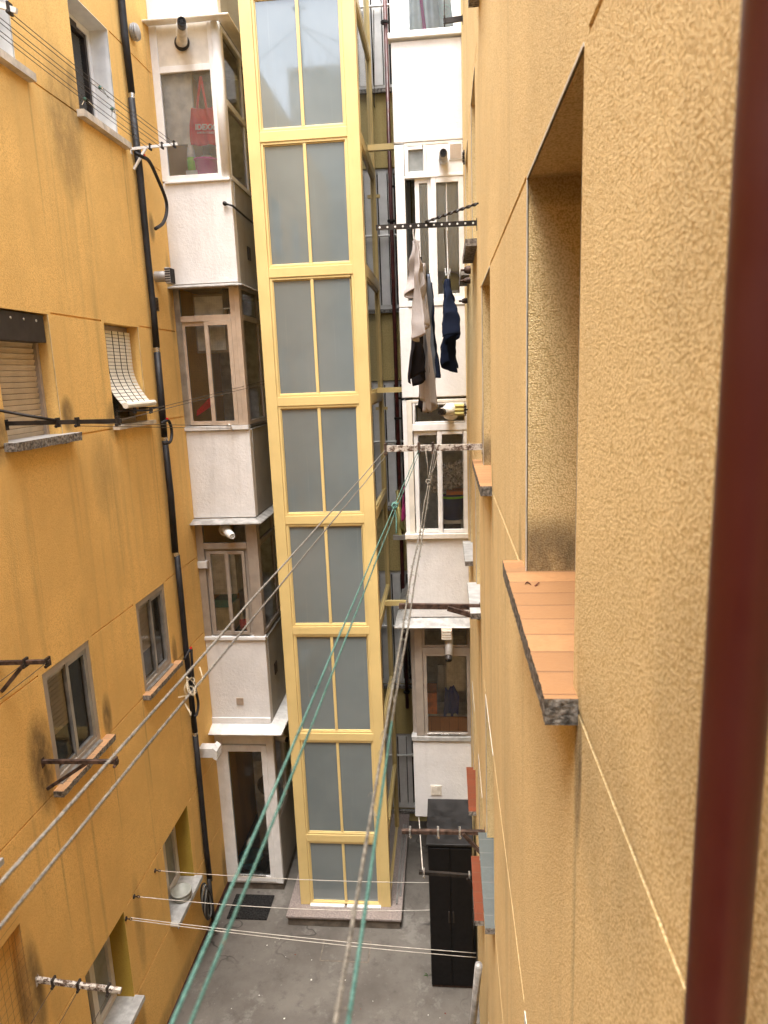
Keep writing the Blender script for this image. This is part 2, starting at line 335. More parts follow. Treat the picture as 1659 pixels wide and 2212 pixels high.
# ------------------------------------------------------------------ mesh helpers
class MB:
    def __init__(s): s.v, s.f, s.m, s.mats = [], [], [], []
    def mi(s, mat):
        if mat not in s.mats: s.mats.append(mat)
        return s.mats.index(mat)
    def face(s, pts, mat):
        b = len(s.v); s.v += [Vector(p) for p in pts]; s.f.append(tuple(range(b, b + len(pts)))); s.m.append(s.mi(mat))
    def box(s, x0, x1, y0, y1, z0, z1, mat):
        x0, x1 = sorted((x0, x1)); y0, y1 = sorted((y0, y1)); z0, z1 = sorted((z0, z1))
        b = len(s.v); i = s.mi(mat)
        s.v += [Vector((x, y, z)) for z in (z0, z1) for y in (y0, y1) for x in (x0, x1)]
        for q in ((0, 2, 3, 1), (4, 5, 7, 6), (0, 1, 5, 4), (2, 6, 7, 3), (0, 4, 6, 2), (1, 3, 7, 5)):
            s.f.append(tuple(b + k for k in q)); s.m.append(i)
        return s
    def hexa(s, p, mat):
        """eight corners, bottom ring 0-3 then top ring 4-7"""
        b = len(s.v); i = s.mi(mat); s.v += [Vector(q) for q in p]
        for q in ((3, 2, 1, 0), (4, 5, 6, 7), (0, 1, 5, 4), (1, 2, 6, 5), (2, 3, 7, 6), (3, 0, 4, 7)):
            s.f.append(tuple(b + k for k in q)); s.m.append(i)
        return s
    def bar(s, p, q, w, h, mat, up=(0, 0, 1)):
        p, q = Vector(p), Vector(q); d = (q - p).normalized(); u = Vector(up)
        sd = d.cross(u)
        if sd.length < 1e-4: sd = d.cross(Vector((1, 0, 0)))
        sd.normalize(); u = sd.cross(d).normalized()
        a, c = sd * (w / 2), u * (h / 2)
        return s.hexa([p - a - c, p + a - c, p + a + c, p - a + c, q - a - c, q + a - c, q + a + c, q - a + c], mat)
    def tube(s, pts, r, mat, n=8, caps=True):
        pts = [Vector(p) for p in pts]; rs = r if isinstance(r, (list, tuple)) else [r] * len(pts)
        b = len(s.v); i = s.mi(mat)
        d0 = (pts[1] - pts[0]).normalized()
        side = d0.orthogonal().normalized()
        for k, p in enumerate(pts):
            if k == 0: d = d0
            elif k == len(pts) - 1: d = (pts[-1] - pts[-2]).normalized()
            else: d = (pts[k + 1] - pts[k - 1]).normalized()
            side = (side - d * side.dot(d))
            side = side.normalized() if side.length > 1e-6 else d.orthogonal().normalized()
            up = d.cross(side)
            for j in range(n):
                a = 2 * math.pi * j / n
                s.v.append(p + side * (math.cos(a) * rs[k]) + up * (math.sin(a) * rs[k]))
        for k in range(len(pts) - 1):
            for j in range(n):
                j2 = (j + 1) % n
                s.f.append((b + k * n + j, b + k * n + j2, b + (k + 1) * n + j2, b + (k + 1) * n + j)); s.m.append(i)
        if caps:
            s.f.append(tuple(b + j for j in reversed(range(n)))); s.m.append(i)
            e = b + (len(pts) - 1) * n
            s.f.append(tuple(e + j for j in range(n))); s.m.append(i)
        return s
    def lathe(s, c, prof, mat, axis=(0, 0, 1), n=20):
        """prof: list of (radius, distance along axis)"""
        c, ax = Vector(c), Vector(axis).normalized(); sd = ax.orthogonal().normalized(); up = ax.cross(sd)
        b = len(s.v); i = s.mi(mat)
        for (r, h) in prof:
            for j in range(n):
                a = 2 * math.pi * j / n
                s.v.append(c + ax * h + sd * (math.cos(a) * r) + up * (math.sin(a) * r))
        for k in range(len(prof) - 1):
            for j in range(n):
                j2 = (j + 1) % n
                s.f.append((b + k * n + j, b + k * n + j2, b + (k + 1) * n + j2, b + (k + 1) * n + j)); s.m.append(i)
        return s
    def build(s, name, parent=None, smooth=False, bevel=0.0, kind=None, mats=None):
        me = bpy.data.meshes.new(name)
        base = Vector((0, 0, 0))
        if parent is not None:
            base = wloc(parent)
        else:
            lo = [min(v[k] for v in s.v) for k in range(3)]; hi = [max(v[k] for v in s.v) for k in range(3)]
            base = Vector(((lo[0] + hi[0]) / 2, (lo[1] + hi[1]) / 2, lo[2]))
        me.from_pydata([tuple(v - base) for v in s.v], [], s.f)
        for mt in s.mats: me.materials.append(M[mt])
        me.polygons.foreach_set('material_index', s.m)
        if smooth: me.polygons.foreach_set('use_smooth', [True] * len(s.f))
        me.update()
        o = bpy.data.objects.new(name, me); C.objects.link(o)
        if parent is not None:
            o.parent = parent; LOC[o] = base; 
        else:
            o.location = base; LOC[o] = base
        if bevel:
            bm = bmesh.new(); bm.from_mesh(me); bmesh.ops.remove_doubles(bm, verts=bm.verts, dist=1e-6)
            bm.to_mesh(me); bm.free()
            b = o.modifiers.new('edge', 'BEVEL'); b.width = bevel; b.segments = 2; b.limit_method = 'ANGLE'; b.angle_limit = R(40)
        if kind: o['kind'] = kind
        return o
LOC = {}
def wloc(o): return LOC[o]
def thing(name, loc, label, cat, group=None):
    o = bpy.data.objects.new(name, None); C.objects.link(o); o.empty_display_size = .1
    o.location = loc; LOC[o] = Vector(loc)
    return tag(o, label, cat, group)
def tag(o, label, cat, group=None):
    o['label'] = label; o['category'] = cat
    if group: o['group'] = group
    return o
def plabel(o, label): o['label'] = label; return o

def wall_grid(mb, mapf, u0, u1, v0, v1, cells, mat, extra_u=(), extra_v=()):
    """a wall face with recesses: cells = (u0,u1,v0,v1,depth,backmat,sidemat), later ones win; backmat None = open"""
    us = sorted({round(x, 5) for x in [u0, u1, *extra_u] + [c[k] for c in cells for k in (0, 1)] if u0 - 1e-6 <= x <= u1 + 1e-6})
    vs = sorted({round(x, 5) for x in [v0, v1, *extra_v] + [c[k] for c in cells for k in (2, 3)] if v0 - 1e-6 <= x <= v1 + 1e-6})
    def at(uc, vc):
        r = (0.0, mat, mat)
        for c in cells:
            if c[0] < uc < c[1] and c[2] < vc < c[3]: r = (c[4], c[5], c[6])
        return r
    nu, nv = len(us) - 1, len(vs) - 1
    G = [[at((us[i] + us[i + 1]) / 2, (vs[j] + vs[j + 1]) / 2) for j in range(nv)] for i in range(nu)]
    for i in range(nu):
        for j in range(nv):
            d, bmt, sm = G[i][j]
            if bmt: mb.face([mapf(us[i], vs[j], -d), mapf(us[i + 1], vs[j], -d), mapf(us[i + 1], vs[j + 1], -d), mapf(us[i], vs[j + 1], -d)], bmt)
            if i + 1 < nu:
                e = G[i + 1][j]
                if abs(e[0] - d) > 1e-6:
                    m_ = sm if d > e[0] else e[2]
                    u = us[i + 1]; mb.face([mapf(u, vs[j], -d), mapf(u, vs[j], -e[0]), mapf(u, vs[j + 1], -e[0]), mapf(u, vs[j + 1], -d)], m_)
            if j + 1 < nv:
                e = G[i][j + 1]
                if abs(e[0] - d) > 1e-6:
                    m_ = sm if d > e[0] else e[2]
                    v = vs[j + 1]; mb.face([mapf(us[i], v, -d), mapf(us[i], v, -e[0]), mapf(us[i + 1], v, -e[0]), mapf(us[i + 1], v, -d)], m_)

mapL = lambda u, v, d: Vector((XL + d, u, v))       # left wall, courtyard towards +X
mapR = lambda u, v, d: Vector((XR - d, u, v))       # right wall, courtyard towards -X
def mapY(Y): return lambda u, v, d: Vector((u, Y - d, v))   # wall facing the camera
def mapX(X): return lambda u, v, d: Vector((X + d, u, v))   # wall facing +X
def mbox(mb, mapf, u0, u1, v0, v1, d0, d1, mat):
    a, b = mapf(u0, v0, d0), mapf(u1, v1, d1)
    return mb.box(a.x, b.x, a.y, b.y, a.z, b.z, mat)
def frame(mb, mapf, u0, u1, v0, v1, d0, d1, w, mat, wb=None, wt=None):
    wb = wb or w; wt = wt or w
    mbox(mb, mapf, u0, u0 + w, v0, v1, d0, d1, mat); mbox(mb, mapf, u1 - w, u1, v0, v1, d0, d1, mat)
    mbox(mb, mapf, u0 + w, u1 - w, v0, v0 + wb, d0, d1, mat); mbox(mb, mapf, u0 + w, u1 - w, v1 - wt, v1, d0, d1, mat)
def pane(mapf, u0, u1, v0, v1, d, mat, parent, name='pane'):
    mb = MB(); mb.face([mapf(u0, v0, d), mapf(u1, v0, d), mapf(u1, v1, d), mapf(u0, v1, d)], mat)
    return mb.build(name, parent)
def panes(mapf, rects, d, mat, parent, name='pane'):
    mb = MB()
    for (u0, u1, v0, v1) in rects: mb.face([mapf(u0, v0, d), mapf(u1, v0, d), mapf(u1, v1, d), mapf(u0, v1, d)], mat)
    return mb.build(name, parent)

# ------------------------------------------------------------------ ground
mb = MB()
mb.box(-9, 6, -8, 14, ZF - .3, ZF, 'concrete')
g = mb.build('ground'); g['kind'] = 'structure'; g['label'] = 'worn grey concrete floor of the courtyard'; 

# ------------------------------------------------------------------ left building
TOP_L, TOP_R, TOP_B = 5.45, 4.4, 5.1
LIN, SIL = .585, -.41
lb = thing('apartment_building', (XL - .3, 2, ZF), 'deep orange rendered apartment building along the left with the black insulated pipe', 'building')
cells = []
cols = dict(A=(6.65, 7.40), B=(4.93, 5.68), C=(3.25, 4.0), D=(1.5, 2.25), G=(-.3, .45), H=(-2.2, -1.45))
op = []
for k in (1, 0, -1, -2):
    for cn, (a, b) in cols.items():
        z0, z1 = SIL + ST * k, LIN + ST * k
        dep = {1: .24, 0: .17, -1: .06, -2: .24}[k]
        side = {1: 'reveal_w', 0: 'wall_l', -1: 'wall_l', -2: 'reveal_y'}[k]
        op.append((cn, k, a, b, z0, z1, dep))
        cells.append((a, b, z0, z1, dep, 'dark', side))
edges = sorted(cols.values())
for k in (1, 0, -1, -2):
    for z, w in ((LIN + ST * k + .004, .016), (SIL + ST * k - .03, .016)):
        prev = -5.0
        for (a, b) in edges + [(8.5, 8.6)]:
            cells.append((prev, a - .05, z, z + w, .012, 'wall_l', 'wall_l')); prev = b + .05
# deep niche at the foot of the wall, bottom-left corner
cells.append((3.3, 4.24, -6.6, -3.95, .09, 'wall_l', 'wall_l'))
mb = MB()
wall_grid(mb, mapL, -5.02, YW + .05, ZF, TOP_L, cells, 'wall_l')
mb.box(XL - 6, XL - .6, -6, YW + .05, ZF, TOP_L - .02, 'wall_l')
mb.box(XL - .62, XL - .001, -6, YW + .05, TOP_L - .001, TOP_L + .06, 'sillcream')
mb.build('wall', lb)
mb = MB(); mb.box(XL, XL + .012, -5.0, YB, ZF, ZF + .13, 'skirt'); mb.build('skirting', lb)

def sill(parent, mapf, u0, u1, z, out, th, top, edge, back=.2, rough=0.0, split=.0, name='window_sill', seed=1):
    """slab that sticks out of the wall; rough = broken front edge"""
    z += .004
    rnd = random.Random(seed); mb = MB(); n = 150 if rough else 1
    def er(u, q):
        return abs(mnoise.noise((u * 22, q, seed))) * .7 + abs(mnoise.noise((u * 75, q, seed))) * .6
    for i in range(n):
        a, b = u0 + (u1 - u0) * i / n, u0 + (u1 - u0) * (i + 1) / n
        if i == 0: da, za = out, th
        db, zb = out - er(b, 3) * rough, th + er(b, 9) * rough
        if i == n - 1: db = out
        P = [mapf(a, z - za, -.0), mapf(b, z - zb, -.0), mapf(b, z - zb, db - rough * .3), mapf(a, z - za, da - rough * .3),
             mapf(a, z, -.0), mapf(b, z, -.0), mapf(b, z, db), mapf(a, z, da)]
        mb.face([P[4], P[5], P[6], P[7]], top)
        mb.face([P[7], P[6], P[2], P[3]], edge); mb.face([P[3], P[2], P[1], P[0]], edge)
        if i == 0: mb.face([P[4], P[7], P[3], P[0]], edge)
        if i == n - 1: mb.face([P[5], P[1], P[2], P[6]], edge)
        da, za = db, zb
    # inner part of the sill, inside the opening
    mb.face([mapf(u0 + .05, z - .0, -back), mapf(u1 - .05, z, -back), mapf(u1 - .05, z, 0), mapf(u0 + .05, z, 0)], top)
    return mb.build(name, parent)

for (cn, k, a, b, z0, z1, dep) in op:
    if cn in ('G', 'H', 'D') or (cn == 'C' and k != -2):
        mb = MB(); frame(mb, mapL, a + .01, b - .01, z0 + .01, z1 - .01, -dep + .005, -dep + .05, .05, 'pvc')
        mbox(mb, mapL, (a + b) / 2 - .03, (a + b) / 2 + .03, z0 + .06, z1 - .06, -dep + .005, -dep + .045, 'pvc')
        w = mb.build('window', lb); pane(mapL, a + .05, b - .05, z0 + .05, z1 - .05, -dep + .02, 'glass', w)
        sill(lb, mapL, a - .07, b + .07, z0, .09, .045, 'marble', 'marble', dep - .01)
        continue
    if cn == 'C': continue
    if k == 1:
        mb = MB(); frame(mb, mapL, a + .005, b - .005, z0 + .005, z1 - .005, -dep + .005, -dep + .06, .055, 'pvc')
        mbox(mb, mapL, a + .06, b - .30, z1 - .12, z1 - .06, -dep + .01, -dep + .08, 'boxbrown')
        frame(mb, mapL, a + .06, b - .06, z0 + .06, z1 - .06, -dep + .006, -dep + .045, .04, 'boxbrown')
        w = mb.build('window', lb); pane(mapL, a + .09, b - .09, z0 + .09, z1 - .09, -dep + .02, 'glass', w)
        mb = MB(); mbox(mb, mapL, b, b + .006, z0, z1, -.004, .004, 'bead'); mbox(mb, mapL, a, b, z1, z1 + .006, -.004, .004, 'bead'); mb.build('corner_bead', lb)
        s_ = sill(lb, mapL, a - .06, b + .16, z0, .07, .06, 'sillcream', 'sillcream', dep - .01, seed=3)
    if k == 0:
        mb = MB(); mbox(mb, mapL, b, b + .006, z0, z1, -.004, .004, 'bead_o'); mb.build('corner_bead', lb)
        if cn == 'B':
            mb = MB(); n = 22; h = (z1 - z0) / n
            for i in range(n):
                mb.hexa([mapL(a + .02, z0 + i * h, -dep + .01), mapL(b - .04, z0 + i * h, -dep + .01), mapL(b - .04, z0 + i * h, -dep + .022), mapL(a + .02, z0 + i * h, -dep + .022),
                         mapL(a + .02, z0 + (i + .93) * h, -dep + .01), mapL(b - .04, z0 + (i + .93) * h, -dep + .01), mapL(b - .04, z0 + (i + .93) * h, -dep + .036), mapL(a + .02, z0 + (i + .93) * h, -dep + .036)], 'shutter')
            plabel(mb.build('roller_shutter', lb), 'beige slatted roller shutter pulled fully down')
            mb = MB(); mbox(mb, mapL, b - .04, b - .005, z0, z1 - .2, -dep + .01, -dep + .06, 'taupe'); mb.build('shutter_rail', lb)
            mb = MB(); mbox(mb, mapL, a, a + .02, z0, z1 - .2, -dep + .01, -dep + .06, 'taupe'); mb.build('shutter_rail', lb)
            mb = MB(); mbox(mb, mapL, a - .3, b - .03, z1 - .23, z1 - .01, -dep + .03, -.02, 'boxbrown')
            for q in range(4): mb.lathe(mapL(a + .1 + q * .17, z1 - .06, -.02), [(.012, 0), (.012, .004), (0, .005)], 'chrome', (1, 0, 0), 8)
            plabel(mb.build('shutter_box', lb, bevel=.008), 'dark brown shutter box under the lintel')
            sill(lb, mapL, a - .06, b + .14, z0 + .005, .10, .065, 'marble', 'stone', dep - .02, .02, seed=5)
        else:
            mb = MB(); frame(mb, mapL, a + .005, b - .005, z0 + .005, z1 - .005, -dep + .004, -dep + .05, .05, 'taupe')
            w = mb.build('window', lb); pane(mapL, a + .05, b - .05, z0 + .05, z1 - .05, -dep + .02, 'glass', w)
            mb = MB(); n = 22     # hanging chain blind of ivory slats: hangs inside the opening, then swings out over the bracket
            def bl(t_):
                z = z1 - .06 - t_ * .76
                d = -.09 + (0 if t_ < .45 else .19 * ((t_ - .45) / .55) ** 2.0)
                return z, d
            for i in range(n):
                za, da = bl(i / n); zb, db = bl((i + .84) / n)
                mb.hexa([mapL(a + .035, zb, db), mapL(b - .035, zb, db), mapL(b - .035, zb, db + .008), mapL(a + .035, zb, db + .008),
                         mapL(a + .035, za, da), mapL(b - .035, za, da), mapL(b - .035, za, da + .008), mapL(a + .035, za, da + .008)], 'creamslat')
            zb, db = bl(1.0)
            mb.tube([mapL(a + .03, zb + .02, db + .012), mapL(b - .03, zb + .02, db + .012)], .03, 'creamslat', 10)
            bld = plabel(mb.build('slat_blind', lb), 'ivory slat blind hanging out over a rail')
            mb = MB()
            for yy in (.18, .4, .6, .8):
                pts = [mapL(a + .035 + (b - a - .07) * yy, bl(t_ / 20)[0], bl(t_ / 20)[1] + .011) for t_ in range(21)]
                mb.tube(pts, .0035, 'cord', 5)
            mb.build('blind_cord', bld)
            sill(lb, mapL, a - .05, b + .08, z0, .07, .04, 'sillcream', 'sillcream', dep - .02, seed=6)
    if k == -1:
        mb = MB(); frame(mb, mapL, a + .006, b - .006, z0 + .004, z1 - .004, -dep + .004, -.006, .055, 'taupe')
        mid = (a + b) / 2
        frame(mb, mapL, a + .062, mid + .02, z0 + .06, z1 - .06, -dep + .006, -dep + .034, .035, 'alu')
        frame(mb, mapL, mid - .02, b - .062, z0 + .06, z1 - .06, -dep + .012, -dep + .048, .04, 'alu')
        w = mb.build('window', lb)
        panes(mapL, [(a + .09, mid - .01, z0 + .09, z1 - .09), (mid + .015, b - .095, z0 + .09, z1 - .09)], -dep + .02, 'glass', w)
        mb = MB(); n = 12
        for i in range(n):
            zz = z1 - .1 - i * .042
            mb.box(XL - dep + .006, XL - dep + .013, a + .1, mid - .03, zz - .038, zz, 'shutter')
        mb.build('inner_shutter', w)
        mb = MB(); mbox(mb, mapL, a + .03, b - .03, z0 - .005, z0 + .02, -.02, .03, 'alu'); mb.build('sill_flashing', w)
        sill(lb, mapL, a - .07, b + .1, z0, .09, .055, 'terra3', 'stone', dep, .012, seed=8 + ord(cn))
    if k == -2:
        mb = MB(); frame(mb, mapL, a + .004, b - .004, z0 + .004, z1 - .004, -dep + .004, -dep + .06, .06, 'cream')
        mbox(mb, mapL, (a + b) / 2 - .04, (a + b) / 2 + .04, z0 + .06, z1 - .06, -dep + .006, -dep + .065, 'cream')
        w = mb.build('window', lb)
        panes(mapL, [(a + .06, (a + b) / 2 - .04, z0 + .06, z1 - .06), ((a + b) / 2 + .04, b - .06, z0 + .06, z1 - .06)], -dep + .03, 'glass_frost', w)
        s_ = MB(); mbox(s_, mapL, a - .03, b + .02, z0 - .03, z0 + .004, -.002, .10, 'marble'); mbox(s_, mapL, a - .03, b + .02, z0 - .055, z0 - .03, .085, .10, 'marble')
        mbox(s_, mapL, a + .004, b - .004, z0 - .001, z0 + .0045, -dep + .06, -.002, 'marble')
        s_.build('window_sill', lb, bevel=.006)
# bird net over the niche, with a plant behind
mb = MB()
for i in range(15):
    y = 3.3 + i * .066
    mb.tube([mapL(y + random.uniform(-.01, .01), -6.6, .004), mapL(y, -3.95, .004)], .0008, 'wire', 4)
for i in range(40):
    z = -6.6 + i * .069
    mb.tube([mapL(3.3, z, .005), mapL(4.24, z + .03, .005)], .0007, 'wire', 4)
tag(mb.build('bird_net'), 'thin bird net stretched over the dark niche at the bottom-left corner', 'net')
pl = thing('potted_plant', (XL - .07, 4.05, -6.6), 'small green plant behind the bird net in the corner niche', 'plant')
mb = MB(); mb.lathe((XL - .07, 4.05, -6.6), [(.0, 0), (.08, 0), (.11, .16), (.1, .16), (.09, .14), (0, .14)], 'terra2'); mb.build('pot', pl, True)
mb = MB()
for i in range(60):
    a = random.uniform(0, 6.3); l = random.uniform(.05, .13); h = random.uniform(.2, 1.0)
    c = Vector((XL - .07 + random.uniform(-.06, .08), 4.03 + random.uniform(-.14, .12), -6.6 + h)); d = Vector((math.cos(a), math.sin(a), random.uniform(-.5, .6))).normalized() * l
    p = d.cross(Vector((0, 0, 1))).normalized() * l * .3
    mb.face([c, c + d * .5 + p, c + d, c + d * .5 - p], 'plant')
mb.tube([(XL - .07, 4.05, -6.48), (XL - .16, 4.04, -5.6)], .006, 'plant', 5)
mb.build('foliage', pl)

# ------------------------------------------------------------------ back building with two columns of enclosed balconies
bb = thing('apartment_building', (-1.5, YW + .5, ZF), 'pale apartment building at the back with white enclosed balconies either side of the lift', 'building')
GX0, GX1 = -2.44, -.53
cells = []
wins = []
for k in (1, 0, -1, -2, -3):
    z1 = 2.75 + ST * k if k > -3 else -5.70
    z0 = max(z1 - 1.86, -7.02)
    if k == 1: z0, z1 = 3.72, 4.9
    if k == -3: continue
    wins.append((z0, z1))
wins.append((-7.0, -5.66))
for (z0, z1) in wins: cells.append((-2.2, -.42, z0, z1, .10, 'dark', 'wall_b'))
mb = MB(); wall_grid(mb, mapY(YW), XL, XR, ZF, TOP_B, cells, 'wall_b')
mb.box(-9, 6, YW + .3, YW + 4, ZF, TOP_B - .01, 'wall_b')
mb.box(-9, 6, YW - .001, YW + .31, TOP_B - .001, TOP_B + .05, 'sillcream')
mb.build('wall', bb)
for i, (z0, z1) in enumerate(wins):
    f_ = mapY(YW)
    mb = MB(); frame(mb, f_, -1.30, -.43, z0 + .01, z1 - .01, -.09, -.02, .05, 'pvc')
    for x, w_ in ((-1.02, .13), (-.87, .12), (-.735, .075)): mbox(mb, f_, x, x + w_, z0 + .06, z1 - .06, -.085, -.012 - .008 * (x > -.8), 'pvc')
    mbox(mb, f_, -.60, -.55, z0 + .06, z1 - .06, -.086, -.03, 'pvc')
    mbox(mb, f_, -2.19, -1.31, z0 + .01, z1 - .01, -.09, -.04, 'pvc')
    w = mb.build('window', bb)
    panes(f_, [(-.89, -.87, z0 + .06, z1 - .06), (-.75, -.735, z0 + .06, z1 - .06), (-.66, -.60, z0 + .06, z1 - .06), (-.55, -.48, z0 + .06, z1 - .06), (-1.25, -1.02, z0 + .06, z1 - .06)], -.06, 'glass', w)
    mb = MB(); mb.tube([f_(-1.3, z0 + .98, .03), f_(-.43, z0 + .98, .03)], .016, 'pvc', 8)
    for x in (-1.2, -.66): mb.box(x, x + .02, YW - .035, YW + .02, z0 + .97, z0 + .99, 'pvc')
    mb.build('window_rail', w)
    mb = MB(); mbox(mb, f_, -2.2, -.42, z0 - .05, z0, -.02, .05, 'stone'); mb.build('window_sill', w)

def canopy(parent, x0, x1, z_in, z_out, out, side, mat, sgn, th=.012):
    """folded sheet along the front (towards -Y) and along the free side (sgn +1: towards +X)"""
    mb = MB()
    xs = x1 if sgn > 0 else x0
    xo = xs + side * sgn
    xw = x0 if sgn > 0 else x1
    for dz in (0, -th):
        f = [(xw, YB - .003, z_in + dz), (xs, YB - .003, z_in + dz), (xo, YB - out, z_out + dz), (xw, YB - out, z_out + dz)]
        s_ = [(xs + .003 * sgn, YB, z_in + dz), (xs + .003 * sgn, YW - .01, z_in + dz), (xo, YW - .01, z_out + dz), (xo, YB - out, z_out + dz)]
        mb.face(f, mat); mb.face(s_, mat)
    mb.face([(xw, YB - out, z_out), (xo, YB - out, z_out), (xo, YB - out, z_out - th), (xw, YB - out, z_out - th)], mat)
    mb.face([(xo, YB - out, z_out), (xo, YW - .01, z_out), (xo, YW - .01, z_out - th), (xo, YB - out, z_out - th)], mat)
    # rolled drip edge
    mb.tube([(xw, YB - out, z_out - th / 2), (xo, YB - out, z_out - th / 2), (xo, YW - .02, z_out - th / 2)], .011, mat, 6)
    return mb.build('canopy', parent)

LX0, LX1 = XL, -2.45
RX0, RX1 = -.53, XR
fF = mapY(YB)
def masonry(x0, x1, zb, zt, sgn, mat, side, label, floor=True):
    """parapet front + free side + slab; sgn +1: free side at x1"""
    mb = MB()
    xs = x1 if sgn > 0 else x0
    n = 14
    mb.box(x0, x1, YB, YB + .12, zb, zt, mat)
    xi = xs - .12 * sgn
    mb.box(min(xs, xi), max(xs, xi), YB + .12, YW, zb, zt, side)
    xa, xb = (x0, xi) if sgn > 0 else (xi, x1)
    mb.box(xa, xb, YB + .12, YW, zb, zb + .16, 'room_floor')
    mb.box(xa + .001, xb - .001, YB + .121, YW, zb - .02, zb - .001, 'room')
    mb.box(xa, xb, YW - .06, YW - .012, zb + .16, zb + ST - .03, 'room')
    o = mb.build('enclosed_balcony', bb, bevel=.012)
    return plabel(o, label)
def item(mb, name, label, cat, group=None, **kw): return tag(mb.build(name, **kw), label, cat, group)

# ---- left column
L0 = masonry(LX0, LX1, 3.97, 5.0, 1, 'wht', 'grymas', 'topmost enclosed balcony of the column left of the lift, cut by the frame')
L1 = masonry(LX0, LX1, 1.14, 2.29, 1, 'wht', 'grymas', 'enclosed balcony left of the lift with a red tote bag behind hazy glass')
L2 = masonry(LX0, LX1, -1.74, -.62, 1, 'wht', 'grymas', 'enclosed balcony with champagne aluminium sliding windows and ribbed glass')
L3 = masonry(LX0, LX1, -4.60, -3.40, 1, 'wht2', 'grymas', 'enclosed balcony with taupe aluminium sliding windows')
fS = mapX(LX1)
def side_glazing(parent, z0, z1, zt, fm, gm):
    mb = MB(); frame(mb, fS, YB + .07, YW - .02, z0, z1, -.055, -.005, .05, fm)
    mbox(mb, fS, YB + .12, YW - .07, zt - .035, zt + .035, -.055, -.002, fm)
    ym = YB + .85
    mbox(mb, fS, ym - .03, ym + .03, z0 + .05, zt - .036, -.05, -.008, fm); mbox(mb, fS, ym - .02, ym + .02, zt + .036, z1 - .05, -.05, -.008, fm)
    mb.build('side_frame', parent, bevel=.004)
    panes(fS, [(YB + .12, ym - .03, z0 + .05, zt - .035), (ym + .03, YW - .07, z0 + .05, zt - .035), (YB + .12, ym - .02, zt + .035, z1 - .05), (ym + .02, YW - .07, zt + .035, z1 - .05)], -.03, gm, parent, 'side_pane')
# L1: white, one hazy pane, blank panel above
mb = MB()
mbox(mb, fF, LX0, -3.185, 2.31, 3.95, -.05, -.002, 'pvc')
mbox(mb, fF, -3.185, -2.595, 2.29, 2.365, -.05, .004, 'pvc')
mbox(mb, fF, -3.185, -2.595, 3.455, 3.525, -.05, -.001, 'pvc')
mbox(mb, fF, -3.185, -2.595, 3.525, 3.95, -.045, -.012, 'cream')
mbox(mb, fF, -3.235, -2.45, 2.275, 2.30, -.05, .03, 'pvc')
mbox(mb, fF, -2.595, -2.545, 2.31, 3.95, -.05, -.003, 'pvc')
mb.build('window_frame', L1, bevel=.005)
mb = MB(); mb.tube([(-2.51, YB + .045, 2.31), (-2.51, YB + .045, 3.94)], .058, 'pvc', 24); mb.build('corner_post', L1, True)
pane(fF, -3.185, -2.595, 2.365, 3.455, -.025, 'glass_hazy', L1)
side_glazing(L1, 2.31, 3.94, 3.15, 'pvc', 'glass')
canopy(L1, LX0, LX1, 3.955, 3.935, .16, .15, 'cream', 1)
# L2: champagne
mb = MB()
zt, z0, zm = 1.12, -.56, .74
mbox(mb, fF, LX0, -3.20, z0, zt, -.06, -.004, 'alu')
mbox(mb, fF, -2.575, -2.455, z0, zt, -.06, .0, 'bronze'); mbox(mb, fF, -2.525, -2.52, z0, zt, .0, .004, 'bronze')
mbox(mb, fF, -3.20, -2.575, zm - .035, zm + .035, -.06, .006, 'bronze')
mbox(mb, fF, -3.20, -2.575, zt - .03, zt, -.06, .0, 'bronze')
frame(mb, fF, -3.215, -2.87, z0 + .01, zm - .036, -.055, -.02, .05, 'bronze')
frame(mb, fF, -2.915, -2.575, z0 + .005, zm - .037, -.018, .008, .05, 'bronze')
mbox(mb, fF, LX0, LX1, z0 - .055, z0 - .005, -.06, .03, 'whtmet')
mb.build('window_frame', L2, bevel=.004)
panes(fF, [(-3.20, -2.575, zm + .035, zt - .03), (-3.165, -2.92, z0 + .05, zm - .08), (-2.865, -2.625, z0 + .05, zm - .08)], -.03, 'glass_rib', L2)
side_glazing(L2, z0, zt, zm, 'taupe', 'glass')
canopy(L2, LX0, LX1, 1.135, 1.10, .14, .08, 'galv', 1)
# L3: taupe
mb = MB(); zt, z0, zm = -1.77, -3.35, -2.11
mbox(mb, fF, LX0, -3.175, z0, zt, -.06, -.004, 'taupe'); mbox(mb, fF, -2.60, -2.455, z0, zt, -.06, .0, 'taupe')
mbox(mb, fF, -3.175, -2.60, zm - .04, zm + .04, -.06, .006, 'taupe'); mbox(mb, fF, -3.175, -2.6, zt - .02, zt, -.06, 0, 'taupe')
frame(mb, fF, -3.17, -2.61, z0, zm - .041, -.06, -.03, .035, 'taupe')
frame(mb, fF, -3.14, -2.87, z0 + .03, zm - .075, -.03, -.012, .04, 'taupe'); frame(mb, fF, -2.895, -2.64, z0 + .03, zm - .075, -.011, .006, .04, 'taupe')
mbox(mb, fF, LX0, LX1 + .01, -3.398, z0 - .002, -.06, .025, 'wht2')
mb.build('window_frame', L3, bevel=.004)
panes(fF, [(-3.175, -2.60, zm + .04, zt - .02), (-3.10, -2.91, z0 + .07, zm - .115), (-2.855, -2.68, z0 + .07, zm - .115)], -.022, 'glass_rib', L3)
side_glazing(L3, z0, zt, zm, 'taupe', 'glass')
canopy(L3, LX0, LX1, -1.745, -1.785, .15, .09, 'galv', 1)
